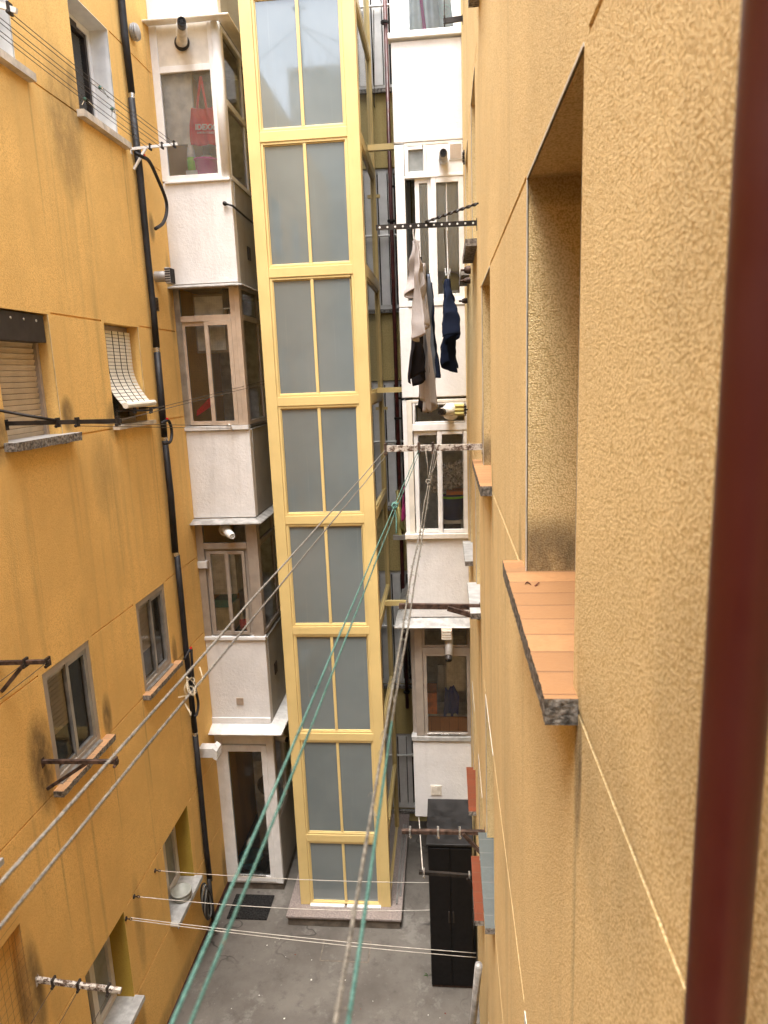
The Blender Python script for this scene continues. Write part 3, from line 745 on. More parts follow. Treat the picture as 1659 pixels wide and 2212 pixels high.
# L4: ground-floor lobby with glazed door
mb = MB(); zt, z0 = -4.70, -7.10
mb.box(LX0, LX1, YB + .03, YW, ZF, z0, 'riser')
mb.box(LX0 + .01, LX1 - .12, YW - .06, YW - .012, z0 - .01, -4.64, 'room')
o4 = plabel(mb.build('entrance_lobby', bb), 'ground floor lobby with a white glazed door')
mb = MB()
frame(mb, fF, LX0, LX1, z0, zt + .06, -.06, -.004, .10, 'pvc', .1, .28)
frame(mb, fF, LX0 + .10, LX1 - .10, z0 + .03, zt - .24, -.05, .006, .075, 'pvc', .09, .09)
mbox(mb, fF, -3.1, -2.69, z0 + .12, z0 + .14, .006, .016, 'chrome')
mb.build('door_frame', o4, bevel=.006)
pane(fF, LX0 + .175, LX1 - .175, z0 + .12, zt - .33, -.02, 'glass', o4)
mb = MB(); fS4 = mapX(LX1)
frame(mb, fS4, YB + .07, YW - .02, z0 + 1.0, zt + .05, -.06, -.004, .06, 'taupe'); mbox(mb, fS4, YB + .07, YW - .02, z0, z0 + 1.0, -.08, 0.0, 'grymas')
mbox(mb, fS4, YB + .55, YB + .62, z0 + 1.05, zt, -.055, -.006, 'pvc')
mb.build('side_wall', o4)
panes(fS4, [(YB + .13, YB + .55, z0 + 1.06, zt - .01), (YB + .62, YW - .08, z0 + 1.06, zt - .01)], -.03, 'glass', o4, 'side_pane')
mb = MB(); mbox(mb, fF, LX0 + .001, LX1, -4.60, -4.52, -.02, .02, 'wht2'); mb.build('cornice', o4)
canopy(o4, LX0, LX1, -4.60, -4.665, .19, .17, 'whtmet', 1, .014)

# ---- right column
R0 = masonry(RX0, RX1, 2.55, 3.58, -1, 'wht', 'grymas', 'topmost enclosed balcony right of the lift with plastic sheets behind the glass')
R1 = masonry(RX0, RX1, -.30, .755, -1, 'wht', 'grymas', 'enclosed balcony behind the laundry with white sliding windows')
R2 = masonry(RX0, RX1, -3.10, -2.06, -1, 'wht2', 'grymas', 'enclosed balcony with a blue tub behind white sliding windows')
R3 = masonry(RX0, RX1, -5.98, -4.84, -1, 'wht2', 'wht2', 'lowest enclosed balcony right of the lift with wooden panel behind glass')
fSR = lambda u, v, d: Vector((RX0 - d, u, v))
def right_side(parent, z0, z1, fm, gm):
    mb = MB(); frame(mb, fSR, YB + .09, YW - .02, z0, z1, -.06, -.005, .05, fm); mbox(mb, fSR, YB + .8, YB + .86, z0 + .05, z1 - .05, -.05, -.008, fm)
    mb.build('side_frame', parent)
    panes(fSR, [(YB + .14, YB + .8, z0 + .05, z1 - .05), (YB + .86, YW - .07, z0 + .05, z1 - .05)], -.03, gm, parent, 'side_pane')
# R0
mb = MB(); z0, zt = 3.66, 4.98
mbox(mb, fF, -.53, -.425, z0, zt, -.06, 0, 'pvc'); mbox(mb, fF, -.425, RX1, zt - .06, zt, -.06, 0, 'pvc')
frame(mb, fF, -.425, RX1, z0, zt - .061, -.055, -.012, .085, 'pvc', .03, .06)
mbox(mb, fF, -.56, RX1, 3.60, z0 - .002, -.1, .04, 'pvc')
mb.build('window_frame', R0, bevel=.005); pane(fF, -.34, .165, z0 + .03, zt - .12, -.03, 'glass', R0)
right_side(R0, 3.66, 4.98, 'pvc', 'glass')
# R1
mb = MB(); z0, zt, zm = .83, 2.53, 2.20
mbox(mb, fF, -.53, -.42, z0 - .07, zt, -.06, 0, 'pvc')
mbox(mb, fF, -.42, RX1, z0 - .07, z0 - .001, -.06, .01, 'pvc')
mbox(mb, fF, -.42, RX1, zm - .03, zm, -.06, .004, 'pvc'); mbox(mb, fF, -.42, RX1, zt - .015, zt + .015, -.06, -.005, 'cream')
mbox(mb, fF, -.165, RX1, zm, zt - .016, -.05, -.008, 'pvc')
frame(mb, fF, -.415, -.165, zm + .002, zt - .02, -.05, .002, .04, 'pvc')
frame(mb, fF, -.31, -.115, z0, zm - .032, -.055, -.03, .05, 'pvc'); frame(mb, fF, -.125, RX1, z0, zm - .031, -.028, -.004, .06, 'pvc')
mbox(mb, fF, .045, .06, z0 + .06, zm - .09, -.05, -.03, 'pvc')
mb.build('window_frame', R1, bevel=.005)
pane(fF, -.375, -.205, zm + .042, zt - .06, -.02, 'glass_frost', R1, 'frosted_pane')
panes(fF, [(-.26, -.165, z0 + .05, zm - .08), (-.065, .187, z0 + .06, zm - .09)], -.035, 'glass', R1)
right_side(R1, .76, 2.53, 'pvc', 'glass')
mb = MB()
mbox(mb, fF, .085, .235, 2.34, 2.515, -.01, .004, 'pvc')
for i in range(13): mbox(mb, fF, .1, .225, 2.352 + i * .0118, 2.358 + i * .0118, .004, .010, 'bronze')
mb.build('vent_grille', R1)
# R2
mb = MB(); z0, zt, zm = -1.99, -.33, -.66
mbox(mb, fF, -.48, -.415, z0, zt, -.06, 0, 'cream'); mbox(mb, fF, -.53, -.48, z0, zt, -.06, -.02, 'pvc')
mbox(mb, fF, -.415, RX1, zm - .045, zm + .04, -.06, .004, 'pvc'); mbox(mb, fF, -.415, RX1, zt - .035, zt, -.06, 0, 'cream')
frame(mb, fF, -.405, RX1, zm + .041, zt - .036, -.055, -.004, .025, 'pvc')
frame(mb, fF, -.405, -.065, z0, zm - .046, -.055, -.03, .055, 'pvc'); frame(mb, fF, -.115, RX1, z0, zm - .047, -.028, -.003, .05, 'pvc')
mbox(mb, fF, -.545, RX1, -2.055, z0 - .002, -.1, .035, 'cream')
mb.build('window_frame', R2, bevel=.005)
panes(fF, [(-.38, .22, zm + .066, zt - .06), (-.35, -.12, z0 + .055, zm - .1), (-.065, .195, z0 + .05, zm - .1)], -.035, 'glass_rib', R2)
right_side(R2, -2.0, -.33, 'pvc', 'glass')
# R3
mb = MB(); z0, zt, zm = -4.77, -3.16, -3.55
mbox(mb, fF, -.475, -.37, z0, zt, -.06, 0, 'taupe'); mbox(mb, fF, -.37, RX1, zm - .04, zm + .035, -.06, .004, 'taupe')
frame(mb, fF, -.37, RX1, zm + .036, zt, -.055, -.01, .03, 'taupe')
frame(mb, fF, -.365, RX1, z0, zm - .041, -.055, -.006, .045, 'taupe')
mbox(mb, fF, -.335, .185, z0 + .02, z0 + .04, -.006, .012, 'chrome')
mbox(mb, fF, -.545, RX1, -4.835, z0 - .002, -.1, .02, 'marble')
mb.build('window_frame', R3, bevel=.005)
panes(fF, [(-.34, .215, zm + .066, zt - .03), (-.32, .2, z0 + .045, zm - .086)], -.03, 'glass_rib', R3)
right_side(R3, z0, zt, 'taupe', 'glass')
canopy(R3, RX0, RX1, -3.105, -3.165, .19, .17, 'galv', -1)
for (prt, x, z, s_, m_) in ((L3, -2.86, -4.28, .10, 'bronze'), (R3, -.235, -5.57, .15, 'cream')):
    mb = MB(); mbox(mb, fF, x - s_ / 2, x + s_ / 2, z - s_ / 2, z + s_ / 2, .001, .008, m_)
    for i in range(9): mbox(mb, fF, x - s_ * .42, x + s_ * .42, z - s_ * .42 + i * s_ * .1, z - s_ * .42 + (i + .5) * s_ * .1, .008, .014, m_)
    mb.build('vent_grille', prt)
for (prt, y, z) in ((L1, 9.0, 1.55), (L3, 8.85, -3.98)):
    mb = MB(); mb.box(LX1 + .001, LX1 + .012, y, y + .13, z - .08, z + .08, 'boxbrown'); mb.build('vent_grille', prt)
# conduit rod on the corner of L1
mb = MB(); mb.tube([(-2.53, YB - .02, 2.02), (-2.44, YB - .03, 1.99), (-2.41, YB + .5, 1.95), (-2.41, YB + 1.2, 1.95)], .012, 'black', 8)
mb.lathe((-2.53, YB - .02, 2.02), [(.025, 0), (.025, .02), (0, .02)], 'black', (0, -1, 0), 10)
item(mb, 'conduit', 'thin black conduit on the white parapet below the red tote bag', 'conduit', smooth=True)

# things inside the balconies
f9 = lambda Y: mapY(Y)
mb = MB(); mb.box(-3.22, -2.87, 8.64, 8.68, 2.74, 3.75, 'room_w')
item(mb, 'cupboard', 'pale cupboard door behind the hazy glass beside the red tote bag', 'cupboard')
# tote bag
tb = thing('tote_bag', (-2.70, 8.72, 2.62), 'red cotton tote bag with white lettering hanging behind the hazy balcony glass', 'bag')
def clothgrid(fn, nu, nv, mat, name, parent, thick=.004):
    mb = MB(); mi = mb.mi(mat)
    for j in range(nv + 1):
        for i in range(nu + 1): mb.v.append(Vector(fn(i / nu, j / nv)))
    for j in range(nv):
        for i in range(nu):
            a = j * (nu + 1) + i; mb.f.append((a, a + 1, a + nu + 2, a + nu + 1)); mb.m.append(mi)
    o = mb.build(name, parent, True)
    if thick:
        s_ = o.modifiers.new('thick', 'SOLIDIFY'); s_.thickness = thick
    return o
def bagf(u, v):
    w = .14 + .04 * min(1, v * 2.2); x = -2.745 + (u - .5) * 2 * w + v * .01
    z = 3.11 - v * .40 - .02 * math.sin(u * 3.1) * (1 - v) - .03 * u * v
    d = .025 * math.sin(u * 9 + v * 2) * (.3 + v) + .012 * math.sin(u * 21 - v * 6) + .03 * math.sin(u * math.pi)
    return (x, 8.615 - d, z)
clothgrid(bagf, 24, 18, 'c_red', 'body', tb)
for sx in (-.06, .05):
    mb = MB(); p0, p1 = Vector((-2.75 + sx, 8.60, 3.10)), Vector((-2.745 + sx * .05, 8.62, 3.44))
    mb.bar(p0, p1, .028, .006, 'c_red', (0, 1, 0)); mb.build('strap', tb)
def text_mesh(txt, size, loc, mat, parent, name, sx=1.0, bold=0.0):
    cu = bpy.data.curves.new(name, 'FONT'); cu.body = txt; cu.size = size; cu.extrude = .0015; cu.offset = bold; cu.align_x = 'CENTER'
    to = bpy.data.objects.new(name, cu); C.objects.link(to)
    dg = bpy.context.evaluated_depsgraph_get(); me = bpy.data.meshes.new_from_object(to.evaluated_get(dg))
    bpy.data.objects.remove(to)
    mtx = Matrix.Translation(Vector(loc) - wloc(parent)) @ Matrix.Rotation(R(-4), 4, 'Y').inverted() @ Matrix.Rotation(R(90), 4, 'X') @ Matrix.Diagonal((sx, 1, 1, 1))
    me.transform(mtx); me.materials.clear(); me.materials.append(M[mat])
    o = bpy.data.objects.new(name, me); C.objects.link(o); o.parent = parent; LOC[o] = wloc(parent)
    return o
text_mesh('IDEXX', .085, (-2.72, 8.548, 2.85), 'print', tb, 'lettering', .95, .003)
text_mesh('LABORATORIES', .028, (-2.72, 8.548, 2.81), 'print', tb, 'lettering', 1.0, .0004)
def bucket(name, c, r, h, mat, label, cat, rim=None, handle=True):
    t = thing(name, c, label, cat)
    mb = MB(); mb.lathe(c, [(0, 0), (r * .78, 0), (r * .96, h * .93), (r, h * .94), (r, h), (r * .93, h), (r * .74, .01), (0, .01)], mat, n=28); mb.build('body', t, True)
    mb = MB(); mb.lathe(Vector(c) + Vector((0, 0, h - .02)), [(r * .98, 0), (r * 1.06, .0), (r * 1.06, .025), (r * .98, .025)], rim or mat, n=28); mb.build('rim', t, True)
    return t
bucket('bucket', (-2.80, 8.74, 2.30), .155, .27, 'magenta', 'magenta plastic bucket on the balcony under the red tote bag', 'bucket')
mb = MB(); mb.lathe((-2.79, 8.74, 2.56), [(.0, .07), (.06, .06), (.11, .02), (.12, 0)], 'whitepl', n=14); item(mb, 'cloth_rag', 'white rag lying in the magenta bucket', 'rag', smooth=True)
bt = thing('spray_bottle', (-2.95, 8.66, 2.45), 'white bottle with green base behind the magenta bucket', 'bottle')
mb = MB(); mb.lathe((-2.95, 8.66, 2.45), [(0, 0), (.05, 0), (.055, .1), (.05, .14)], 'greenpl', n=14); mb.build('base', bt, True)
mb = MB(); mb.lathe((-2.95, 8.66, 2.45), [(.05, .141), (.045, .22), (.02, .3), (.02, .34), (0, .34)], 'whitepl', n=14); mb.build('body', bt, True)
mb = MB(); mb.box(-3.02, -2.88, 8.63, 8.72, 1.31, 2.449, 'room_w'); item(mb, 'stool', 'pale narrow stand under the bottle behind the hazy glass', 'stand')
mb = MB(); mb.box(-2.87, -2.66, 8.64, 8.92, 1.31, 2.299, 'dark'); item(mb, 'crate', 'dark crate carrying the magenta bucket', 'crate')
mb = MB(); mb.tube([(-2.79, 8.9, 2.7), (-2.80, 8.95, 2.45)], .02, 'bluepl', 8); item(mb, 'brush_handle', 'blue brush handle sticking up behind the magenta bucket', 'brush', smooth=True)
# L2 interior
mb = MB(); mb.box(-3.10, -2.74, 8.75, 8.79, .37, 1.02, 'room_w'); mb.box(-3.13, -2.71, 8.79, 8.85, .34, 1.05, 'taupe'); item(mb, 'wall_cabinet', 'white wall cabinet behind the ribbed glass of the champagne window', 'cabinet')
mb = MB(); mb.hexa([(-3.14, 8.58, -.44), (-2.9, 8.58, -.30), (-2.9, 8.62, -.30), (-3.14, 8.62, -.44), (-3.13, 8.58, -.37), (-2.9, 8.58, -.17), (-2.9, 8.62, -.17), (-3.13, 8.62, -.37)], 'redpl')
item(mb, 'dustpan', 'bright red dustpan leaning behind the ribbed balcony glass', 'dustpan')
mb = MB(); mb.box(-2.70, -2.58, 8.62, 8.70, .86, 1.09, 'boxbrown'); mb.box(-2.70, -2.58, 8.605, 8.619, .845, .86, 'whitepl'); item(mb, 'extractor_box', 'small dark box in the top corner of the champagne window', 'box')
# L3 interior
mb = MB(); mb.box(-3.13, -2.86, 8.545, 8.95, -2.78, -2.2, 'whitepl'); mb.box(-2.859, -2.80, 8.59, 8.93, -2.79, -2.21, 'room_w')
item(mb, 'boiler', 'white boiler casing behind the taupe sliding window', 'boiler')
mb = MB(); mb.box(-3.14, -2.9, 8.545, 8.95, -4.4, -2.97, 'creampl'); item(mb, 'laundry_bin', 'tall cream laundry bin behind the taupe window', 'bin', bevel=.01)
mb = MB(); mb.box(-3.12, -2.92, 8.546, 8.93, -2.968, -2.86, 'tealpl'); item(mb, 'storage_tub', 'teal tub standing on the cream laundry bin', 'tub', bevel=.015)
for i, (x, y) in enumerate(((-2.78, 8.63), (-2.71, 8.64))):
    b_ = thing('detergent_bottle', (x, y, -3.3), ('pink detergent bottle nearer the middle mullion of the taupe window', 'pink detergent bottle nearer the corner post of the taupe window')[i], 'bottle', 'detergent bottles')
    mb = MB(); mb.lathe((x, y, -3.3), [(0, 0), (.036, 0), (.038, .1), (.034, .15)], 'pinkpl', n=14); mb.build('body', b_, True)
    mb = MB(); mb.lathe((x, y, -3.3), [(.034, .151), (.016, .2), (.016, .24), (0, .24)], 'whitepl', n=12); mb.build('cap', b_, True)
mb = MB(); mb.box(-2.88, -2.62, 8.58, 8.9, -3.34, -3.302, 'dark'); mb.box(-2.86, -2.64, 8.66, 8.88, -4.43, -3.34, 'dark'); item(mb, 'shelf_unit', 'dark shelf unit under the pink detergent bottles', 'shelf')
# L4 interior
wm = thing('washing_machine', (-2.72, 9.4, ZF + .08), 'white washing machine inside the ground floor lobby door', 'washing machine')
mb = MB(); mb.box(-2.98, -2.60, 9.2, 9.75, -6.45, -5.6, 'whitepl'); mb.build('body', wm, bevel=.01)
mb = MB(); mb.lathe((-2.76, 9.199, -6.0), [(0, .03), (.15, .02), (.18, 0)], 'dark', (0, -1, 0), 24); mb.build('drum_door', wm, True)
mb = MB(); mb.box(-2.97, -2.61, 9.21, 9.74, ZF + .083, -6.451, 'room_w'); mb.build('plinth', wm)
bucket('wash_tub', (-2.98, 8.75, -6.98), .17, .12, 'bluepl', 'turquoise wash tub inside the white lobby door', 'tub')
mb = MB(); mb.box(-3.16, -2.76, 8.62, 8.95, -7.085, -6.981, 'dark'); item(mb, 'shoe_rack', 'low dark rack under the turquoise wash tub', 'rack')
mb = MB(); mb.box(-2.95, -2.6, 9.6, 9.8, -5.3, -4.9, 'wood'); item(mb, 'wall_shelf', 'orange wooden cupboard above the washing machine', 'cupboard')
# R0 interior: plastic sheets and bag with an emblem
def sheet(fn, mat, name, label, cat): 
    o = clothgrid(fn, 14, 14, mat, name, None, .004); return tag(o, label, cat)
sheet(lambda u, v: (-.32 + u * .24 + .1 * v * u, 8.60 + .02 * math.sin(u * 14), 5.1 - v * 1.43), 'bagpl', 'plastic_sheet', 'pale plastic sheet behind the topmost right balcony window', 'sheet')
sheet(lambda u, v: (-.30 + v * .12 + u * .05, 8.585 + .012 * math.sin(u * 9), 4.7 - v * 1.02), 'c_pink', 'pink_cloth', 'narrow pink cloth behind the topmost right balcony window', 'cloth')
bg = thing('shopping_bag', (.04, 8.64, 3.7), 'pale plastic bag with a faded green round emblem in the topmost right window', 'bag')
clothgrid(lambda u, v: (-.10 + u * .26 + .02 * math.sin(v * 7), 8.62 + .02 * math.sin(u * 11 + v * 5), 4.7 - v * 1.0), 14, 14, 'bagpl', 'body', bg, .003)
mb = MB(); mb.lathe((.075, 8.592, 3.88), [(.062, 0), (.062, .002), (.07, .002), (.07, 0)], 'emblem', (0, -1, 0), 26); mb.lathe((.075, 8.592, 3.88), [(.03, 0), (.03, .002), (.038, .002), (.038, 0)], 'emblem', (0, -1, 0), 20)
mb.build('emblem', bg)
# R1 interior
mb = MB(); mb.box(-.27, .2, 10.0, 10.05, 1.55, 2.15, 'room_w'); item(mb, 'inner_cupboard', 'white cupboard behind the sliding windows at the laundry', 'cupboard')
mb = MB(); mb.lathe((.10, 8.85, .95), [(0, .0), (.08, .02), (.12, .12), (.07, .2), (0, .22)], 'c_yel', n=14); item(mb, 'flower_bunch', 'pale yellow bunch behind the window over the navy hoodie', 'flowers', smooth=True)
mb = MB(); mb.box(-.02, .2, 8.75, 8.95, -.13, .949, 'room'); item(mb, 'side_table', 'pale stand carrying the yellow bunch inside the balcony', 'stand')
added_curtains = ((-.27, -.155, 'white net curtain behind the left sash at the laundry'), (-.07, .19, 'white net curtain behind the right sash at the laundry'))
for (xa_, xb_, lab_) in added_curtains:  # pale cloths added close behind the panes to make this window look lighter
    o = clothgrid(lambda u, v: (xa_ + (xb_ - xa_) * u, 8.556 + .004 * math.sin(u * 26) * (.4 + .6 * v), 2.15 - v * 1.0), 40, 10, 'c_curtain', 'curtain', None, .002)
    tag(o, lab_, 'curtain')
# R2 interior
bucket('laundry_tub', (.06, 8.725, -1.85), .155, .30, 'navypl', 'navy blue tub with a lime green rim behind the right window', 'tub', 'greenpl')
mb = MB()
for i in range(60):
    c = Vector((random.uniform(-.2, .2), random.uniform(8.59, 8.66), random.uniform(-1.5, -1.2)))
    c.z += (c.x + .16) * .35
    mb.lathe(c, [(0, -.04), (.035, -.03), (.045, 0), (.035, .03), (0, .04)], 'bubble', (random.random(), random.random(), 1), 8)
item(mb, 'bubble_wrap', 'crumpled silvery bubble wrap heaped on the navy tub', 'wrap')
mb = MB(); mb.box(-.14, .2, 8.63, 8.95, -1.9, -1.852, 'whitepl'); mb.box(-.1, .16, 8.66, 8.9, -2.93, -1.901, 'dark'); item(mb, 'tub_shelf', 'white shelf carrying the navy tub', 'shelf')
mb = MB(); mb.box(-.02, .2, 8.66, 8.9, -1.535, -1.49, 'orangepl'); item(mb, 'orange_lid', 'orange lid peeking out of the navy tub', 'lid')
# R3 interior
mb = MB(); mb.box(-.32, .2, 8.545, 8.57, -4.74, -4.52, 'wood'); item(mb, 'wooden_board', 'orange wooden board standing behind the lowest right window', 'board')
mb = MB(); mb.box(-.33, -.20, 8.6, 8.9, -4.5, -4.2, 'orangepl'); mb.box(-.34, .2, 8.595, 8.95, -4.53, -4.501, 'whitepl'); item(mb, 'crate', 'orange crate behind the lowest right balcony window', 'crate')
mb = MB(); mb.box(-.06, .19, 8.66, 9.0, -4.2, -3.55, 'room_w'); item(mb, 'wall_cabinet', 'white wall cabinet above the blue jacket', 'cabinet')
clothgrid(lambda u, v: (-.115 + u * .2 * (.55 + .45 * min(1, v * 2.5)) + .03 * (1 - v), 8.61 + .025 * math.sin(u * 13 + v * 4), -4.12 - v * .42 - .03 * math.sin(u * 5)), 16, 12, 'c_bluejkt', 'jacket', None)
tag(bpy.data.objects['jacket'], 'royal blue jacket hanging behind the lowest right balcony glass', 'jacket')
mb = MB(); mb.box(-.19, .02, 9.05, 9.07, -4.35, -4.0, 'tilewall'); item(mb, 'towel', 'pale blue patterned towel behind the blue jacket', 'towel')

# ------------------------------------------------------------------ lift shaft
EX0, EX1, EY1, ETOP = -2.105, -.872, 9.85, 5.36
el = thing('lift_shaft', ((EX0 + EX1) / 2, YE + .9, ZF), 'pale yellow steel lift shaft glazed with grey panes', 'lift shaft')
mb = MB()
pw = .135
fE = mapY(YE)
zr = [-7.045, -6.04, -4.565, -3.116, -1.70, -.28, 1.163, 2.58, 4.0]      # rail centres (first = sill)
mbox(mb, fE, EX0, EX0 + pw, -7.06, ETOP, -.14, 0, 'lift'); mbox(mb, fE, EX1 - pw, EX1, -7.06, ETOP, -.14, 0, 'lift')
for i, z in enumerate(zr):
    if i == 0: continue
    mbox(mb, fE, EX0 + pw, EX1 - pw, z - .052, z + .052, -.13, -.004, 'lift')
mbox(mb, fE, EX0, EX1, ETOP, ETOP + .12, -.14, .01, 'lift')
# glazing beads and middle mullions
pr = []
xm = (EX0 + EX1) / 2 + .005
for i in range(len(zr)):
    z0 = zr[i] + (.052 if i else .0); z1 = (zr[i + 1] - .052) if i + 1 < len(zr) else ETOP
    frame(mb, fE, EX0 + pw + .001, EX1 - pw - .001, z0 + .001, z1 - .001, -.05, -.012, .028, 'lift')
    frame(mb, fE, EX0 + pw + .029, EX1 - pw - .029, z0 + .029, z1 - .029, -.05, -.024, .012, 'lift')
    mbox(mb, fE, xm - .018, xm + .018, z0 + .03, z1 - .03, -.05, -.016, 'lift')
    pr += [(EX0 + pw + .041, xm - .018, z0 + .041, z1 - .041), (xm + .018, EX1 - pw - .041, z0 + .041, z1 - .041)]
mb.build('front_frame', el, bevel=.004)
for (a, b, c, d) in pr:
    q = MB(); mbox(q, fE, a - .006, b + .006, c - .006, d + .006, -.042, -.034, 'grey_pane'); q.build('glass_pane', el)
fX = mapX(EX1)
mb = MB(); prs = []
for z in zr[1:]:
    mbox(mb, fX, YE + .14, EY1 - .09, z - .06, z + .06, -.10, -.004, 'lift')
mbox(mb, fX, EY1 - .09, EY1, -7.06, ETOP, -.12, 0, 'lift')
for i in range(len(zr)):
    z0 = zr[i] + (.06 if i else -.02); z1 = (zr[i + 1] - .06) if i + 1 < len(zr) else ETOP
    frame(mb, fX, YE + .141, EY1 - .091, z0 + .001, z1 - .001, -.05, -.014, .03, 'lift')
    prs.append((YE + .17, EY1 - .12, z0 + .03, z1 - .03))
mb.build('side_frame', el, bevel=.004)
for (a, b, c, d) in prs:
    q = MB(); mbox(q, fX, a, b, c, d, -.042, -.034, 'grey_pane'); q.build('side_pane', el)
mb = MB(); mb.box(EX0 + .001, EX0 + .02, YE + .14, EY1, -7.1, ETOP, 'lift'); mb.box(EX0 + .02, EX1 - .12, EY1 - .03, EY1 - .005, -7.1, ETOP, 'dark')
mb.box(EX0 + .02, EX1 - .14, YE + .14, EY1 - .03, ETOP - .05, ETOP + .1, 'lift'); mb.build('rear_cladding', el)
mb = MB(); mbox(mb, fE, EX0 + pw, xm - .018, -7.059, -7.044, -.06, .04, 'whtmet'); mbox(mb, fE, xm + .018, EX1 - pw, -7.059, -7.044, -.06, .04, 'whtmet'); mb.build('threshold', el)
for z in (2.62, -.24 - 2.85 * 0, -3.09):
    mb = MB(); mb.box(EX1, RX0, 8.93, 8.99, z, z + .065, 'lift'); mb.build('tie_beam', el)
for z in (2.30, -.5, -3.4):
    mb = MB(); mb.box(EX1, EX1 + .05, EY1 - .02, EY1 + .02, z, z + .04, 'lift'); mb.build('bracket', el)
mb = MB(); mb.box(-2.265, -.72, 7.86, YW - .01, -7.09, -7.06, 'granite'); mb.box(-2.245, -.74, 7.885, YW - .01, ZF, -7.09, 'riser')
mb.build('plinth', el, bevel=.004)
mb = MB(); mb.box(EX1 + .06, EX1 + .085, YE + .05, EY1 - .05, -7.059, -7.035, 'alu'); mb.box(EX1 + .10, EX1 + .125, YE + .2, EY1 - .05, -7.059, -7.04, 'alu'); mb.build('floor_rail', el)

# ------------------------------------------------------------------ right building
rb = thing('apartment_building', (XR + .5, 2, ZF), 'ochre rendered apartment building close on the right with terracotta sills', 'building')
rc = dict(Y=(-3.2, -2.4), Z=(-.72, .12), A=(1.335, 2.165), B=(3.90, 4.72))
rc2 = dict(C=(5.42, 6.12), D=(6.98, 7.72))
cells = []; rop = []
for k in (1, 0, -1, -2):
    for cn, (a, b) in rc.items():
        z0, z1 = -.64 + ST * k, .532 + ST * k
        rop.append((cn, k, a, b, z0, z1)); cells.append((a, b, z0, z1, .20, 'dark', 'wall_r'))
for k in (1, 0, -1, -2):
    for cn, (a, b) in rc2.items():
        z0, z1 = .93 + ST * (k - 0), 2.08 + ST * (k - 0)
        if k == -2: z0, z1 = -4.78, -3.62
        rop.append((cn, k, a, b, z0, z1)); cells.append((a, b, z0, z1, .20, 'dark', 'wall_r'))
for k in (1, 0, -1, -2):
    for z, w in ((.532 + ST * k + .002, .016), (-.64 + ST * k - .03, .014)):
        prev = -5.0
        for (a, b) in sorted(rc.values()) + [(5.0, 5.0)]:
            cells.append((prev, a - .035, z, z + w, .009, 'wall_r', 'wall_r')); prev = b + .035
for k in (1, 0, -1, -2):
    z = 2.082 + ST * k if k > -2 else -3.618
    prev = 5.1
    for (a, b) in sorted(rc2.values()) + [(8.45, 8.45)]:
        cells.append((prev, a - .04, z, z + .016, .009, 'wall_r', 'wall_r')); prev = b + .04
mb = MB(); wall_grid(mb, mapR, -5.02, YW + .05, ZF, TOP_R, cells, 'wall_r')
mb.box(XR + .5, XR + 6, -6, YW + .05, ZF, TOP_R - .02, 'wall_r'); mb.box(XR + .001, XR + .52, -6, YW + .05, TOP_R - .001, TOP_R + .05, 'sillcream')
mb.build('wall', rb)
for (cn, k, a, b, z0, z1) in rop:
    mb = MB(); frame(mb, mapR, a + .004, b - .004, z0 + .004, z1 - .004, -.196, -.15, .05, 'taupe'); mbox(mb, mapR, (a + b) / 2 - .03, (a + b) / 2 + .03, z0 + .054, z1 - .054, -.19, -.152, 'taupe')
    w = mb.build('window', rb); pane(mapR, a + .05, b - .05, z0 + .05, z1 - .05, -.175, 'glass', w)
    mb = MB(); mbox(mb, mapR, b, b + .007, z0, z1, -.003, .0025, 'bead'); mbox(mb, mapR, a, b, z1, z1 + .006, -.003, .0025, 'bead'); mb.build('corner_bead', w)
    if cn in ('A', 'B', 'Z', 'Y'):
        if k == 0: s_ = sill(rb, mapR, a - .035 - .02, b + (.13 if cn == 'A' else .32), z0, .066, .056, 'terra', 'rock', .19, .006, seed=21 + ord(cn), name='terracotta_sill')
        elif k == -1: s_ = sill(rb, mapR, a - .06, b + .06, z0, .065, .045, 'slate', 'stone', .19, .006, seed=31 + ord(cn), name='grey_tile_sill')
        else: s_ = sill(rb, mapR, a - .06, b + .06, z0, .065, .045, 'marble', 'stone', .19, .006, seed=41 + ord(cn))
    else:
        mt = {1: ('stone', 'stone'), 0: ('sillcream', 'stone'), -1: ('marble', 'rock'), -2: ('terra2', 'stone')}[k]
        s_ = sill(rb, mapR, a - .08, b + .06, z0, .085, .05, mt[0], mt[1], .19, .006, seed=51 + ord(cn) + k)

# ------------------------------------------------------------------ building behind the camera (seen mirrored in the lift glass)
fb = thing('apartment_building', (-1.5, -5.6, ZF), 'grey white building across the courtyard, seen only mirrored in the lift glass', 'building')
fFB = lambda u, v, d: Vector((u, -5.0 + d, v))
cells = []
for zc in (-5.4, -2.6, .25, 3.1, 5.6):
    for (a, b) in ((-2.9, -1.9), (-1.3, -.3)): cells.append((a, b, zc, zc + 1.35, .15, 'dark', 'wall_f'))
mb = MB(); wall_grid(mb, fFB, XL, XR + .01, ZF, 8.4, cells, 'wall_f')
mb.box(-4.25, 6, -9, -5.5, ZF, 8.38, 'wall_f'); mb.box(-4.25, 6, -5.52, -4.94, 8.4, 8.48, 'sillcream')
mb.box(-4.25, XL, -5.5, -5.0, TOP_L + .07, 8.399, 'wall_f')
for z in (-3.4, -.55, 2.3, 4.95): mbox(mb, fFB, XL + .01, XR, z, z + .1, 0, .06, 'wht2')
mb.build('wall', fb)
for (a, b, z0, z1, d, _, _) in cells:
    mb = MB(); frame(mb, fFB, a + .003, b - .003, z0 + .003, z1 - .003, -.14, -.08, .07, 'pvc'); mbox(mb, fFB, (a + b) / 2 - .04, (a + b) / 2 + .04, z0 + .07, z1 - .07, -.135, -.085, 'pvc')
    w = mb.build('window', fb); pane(fFB, a + .05, b - .05, z0 + .05, z1 - .05, -.11, 'glass', w)
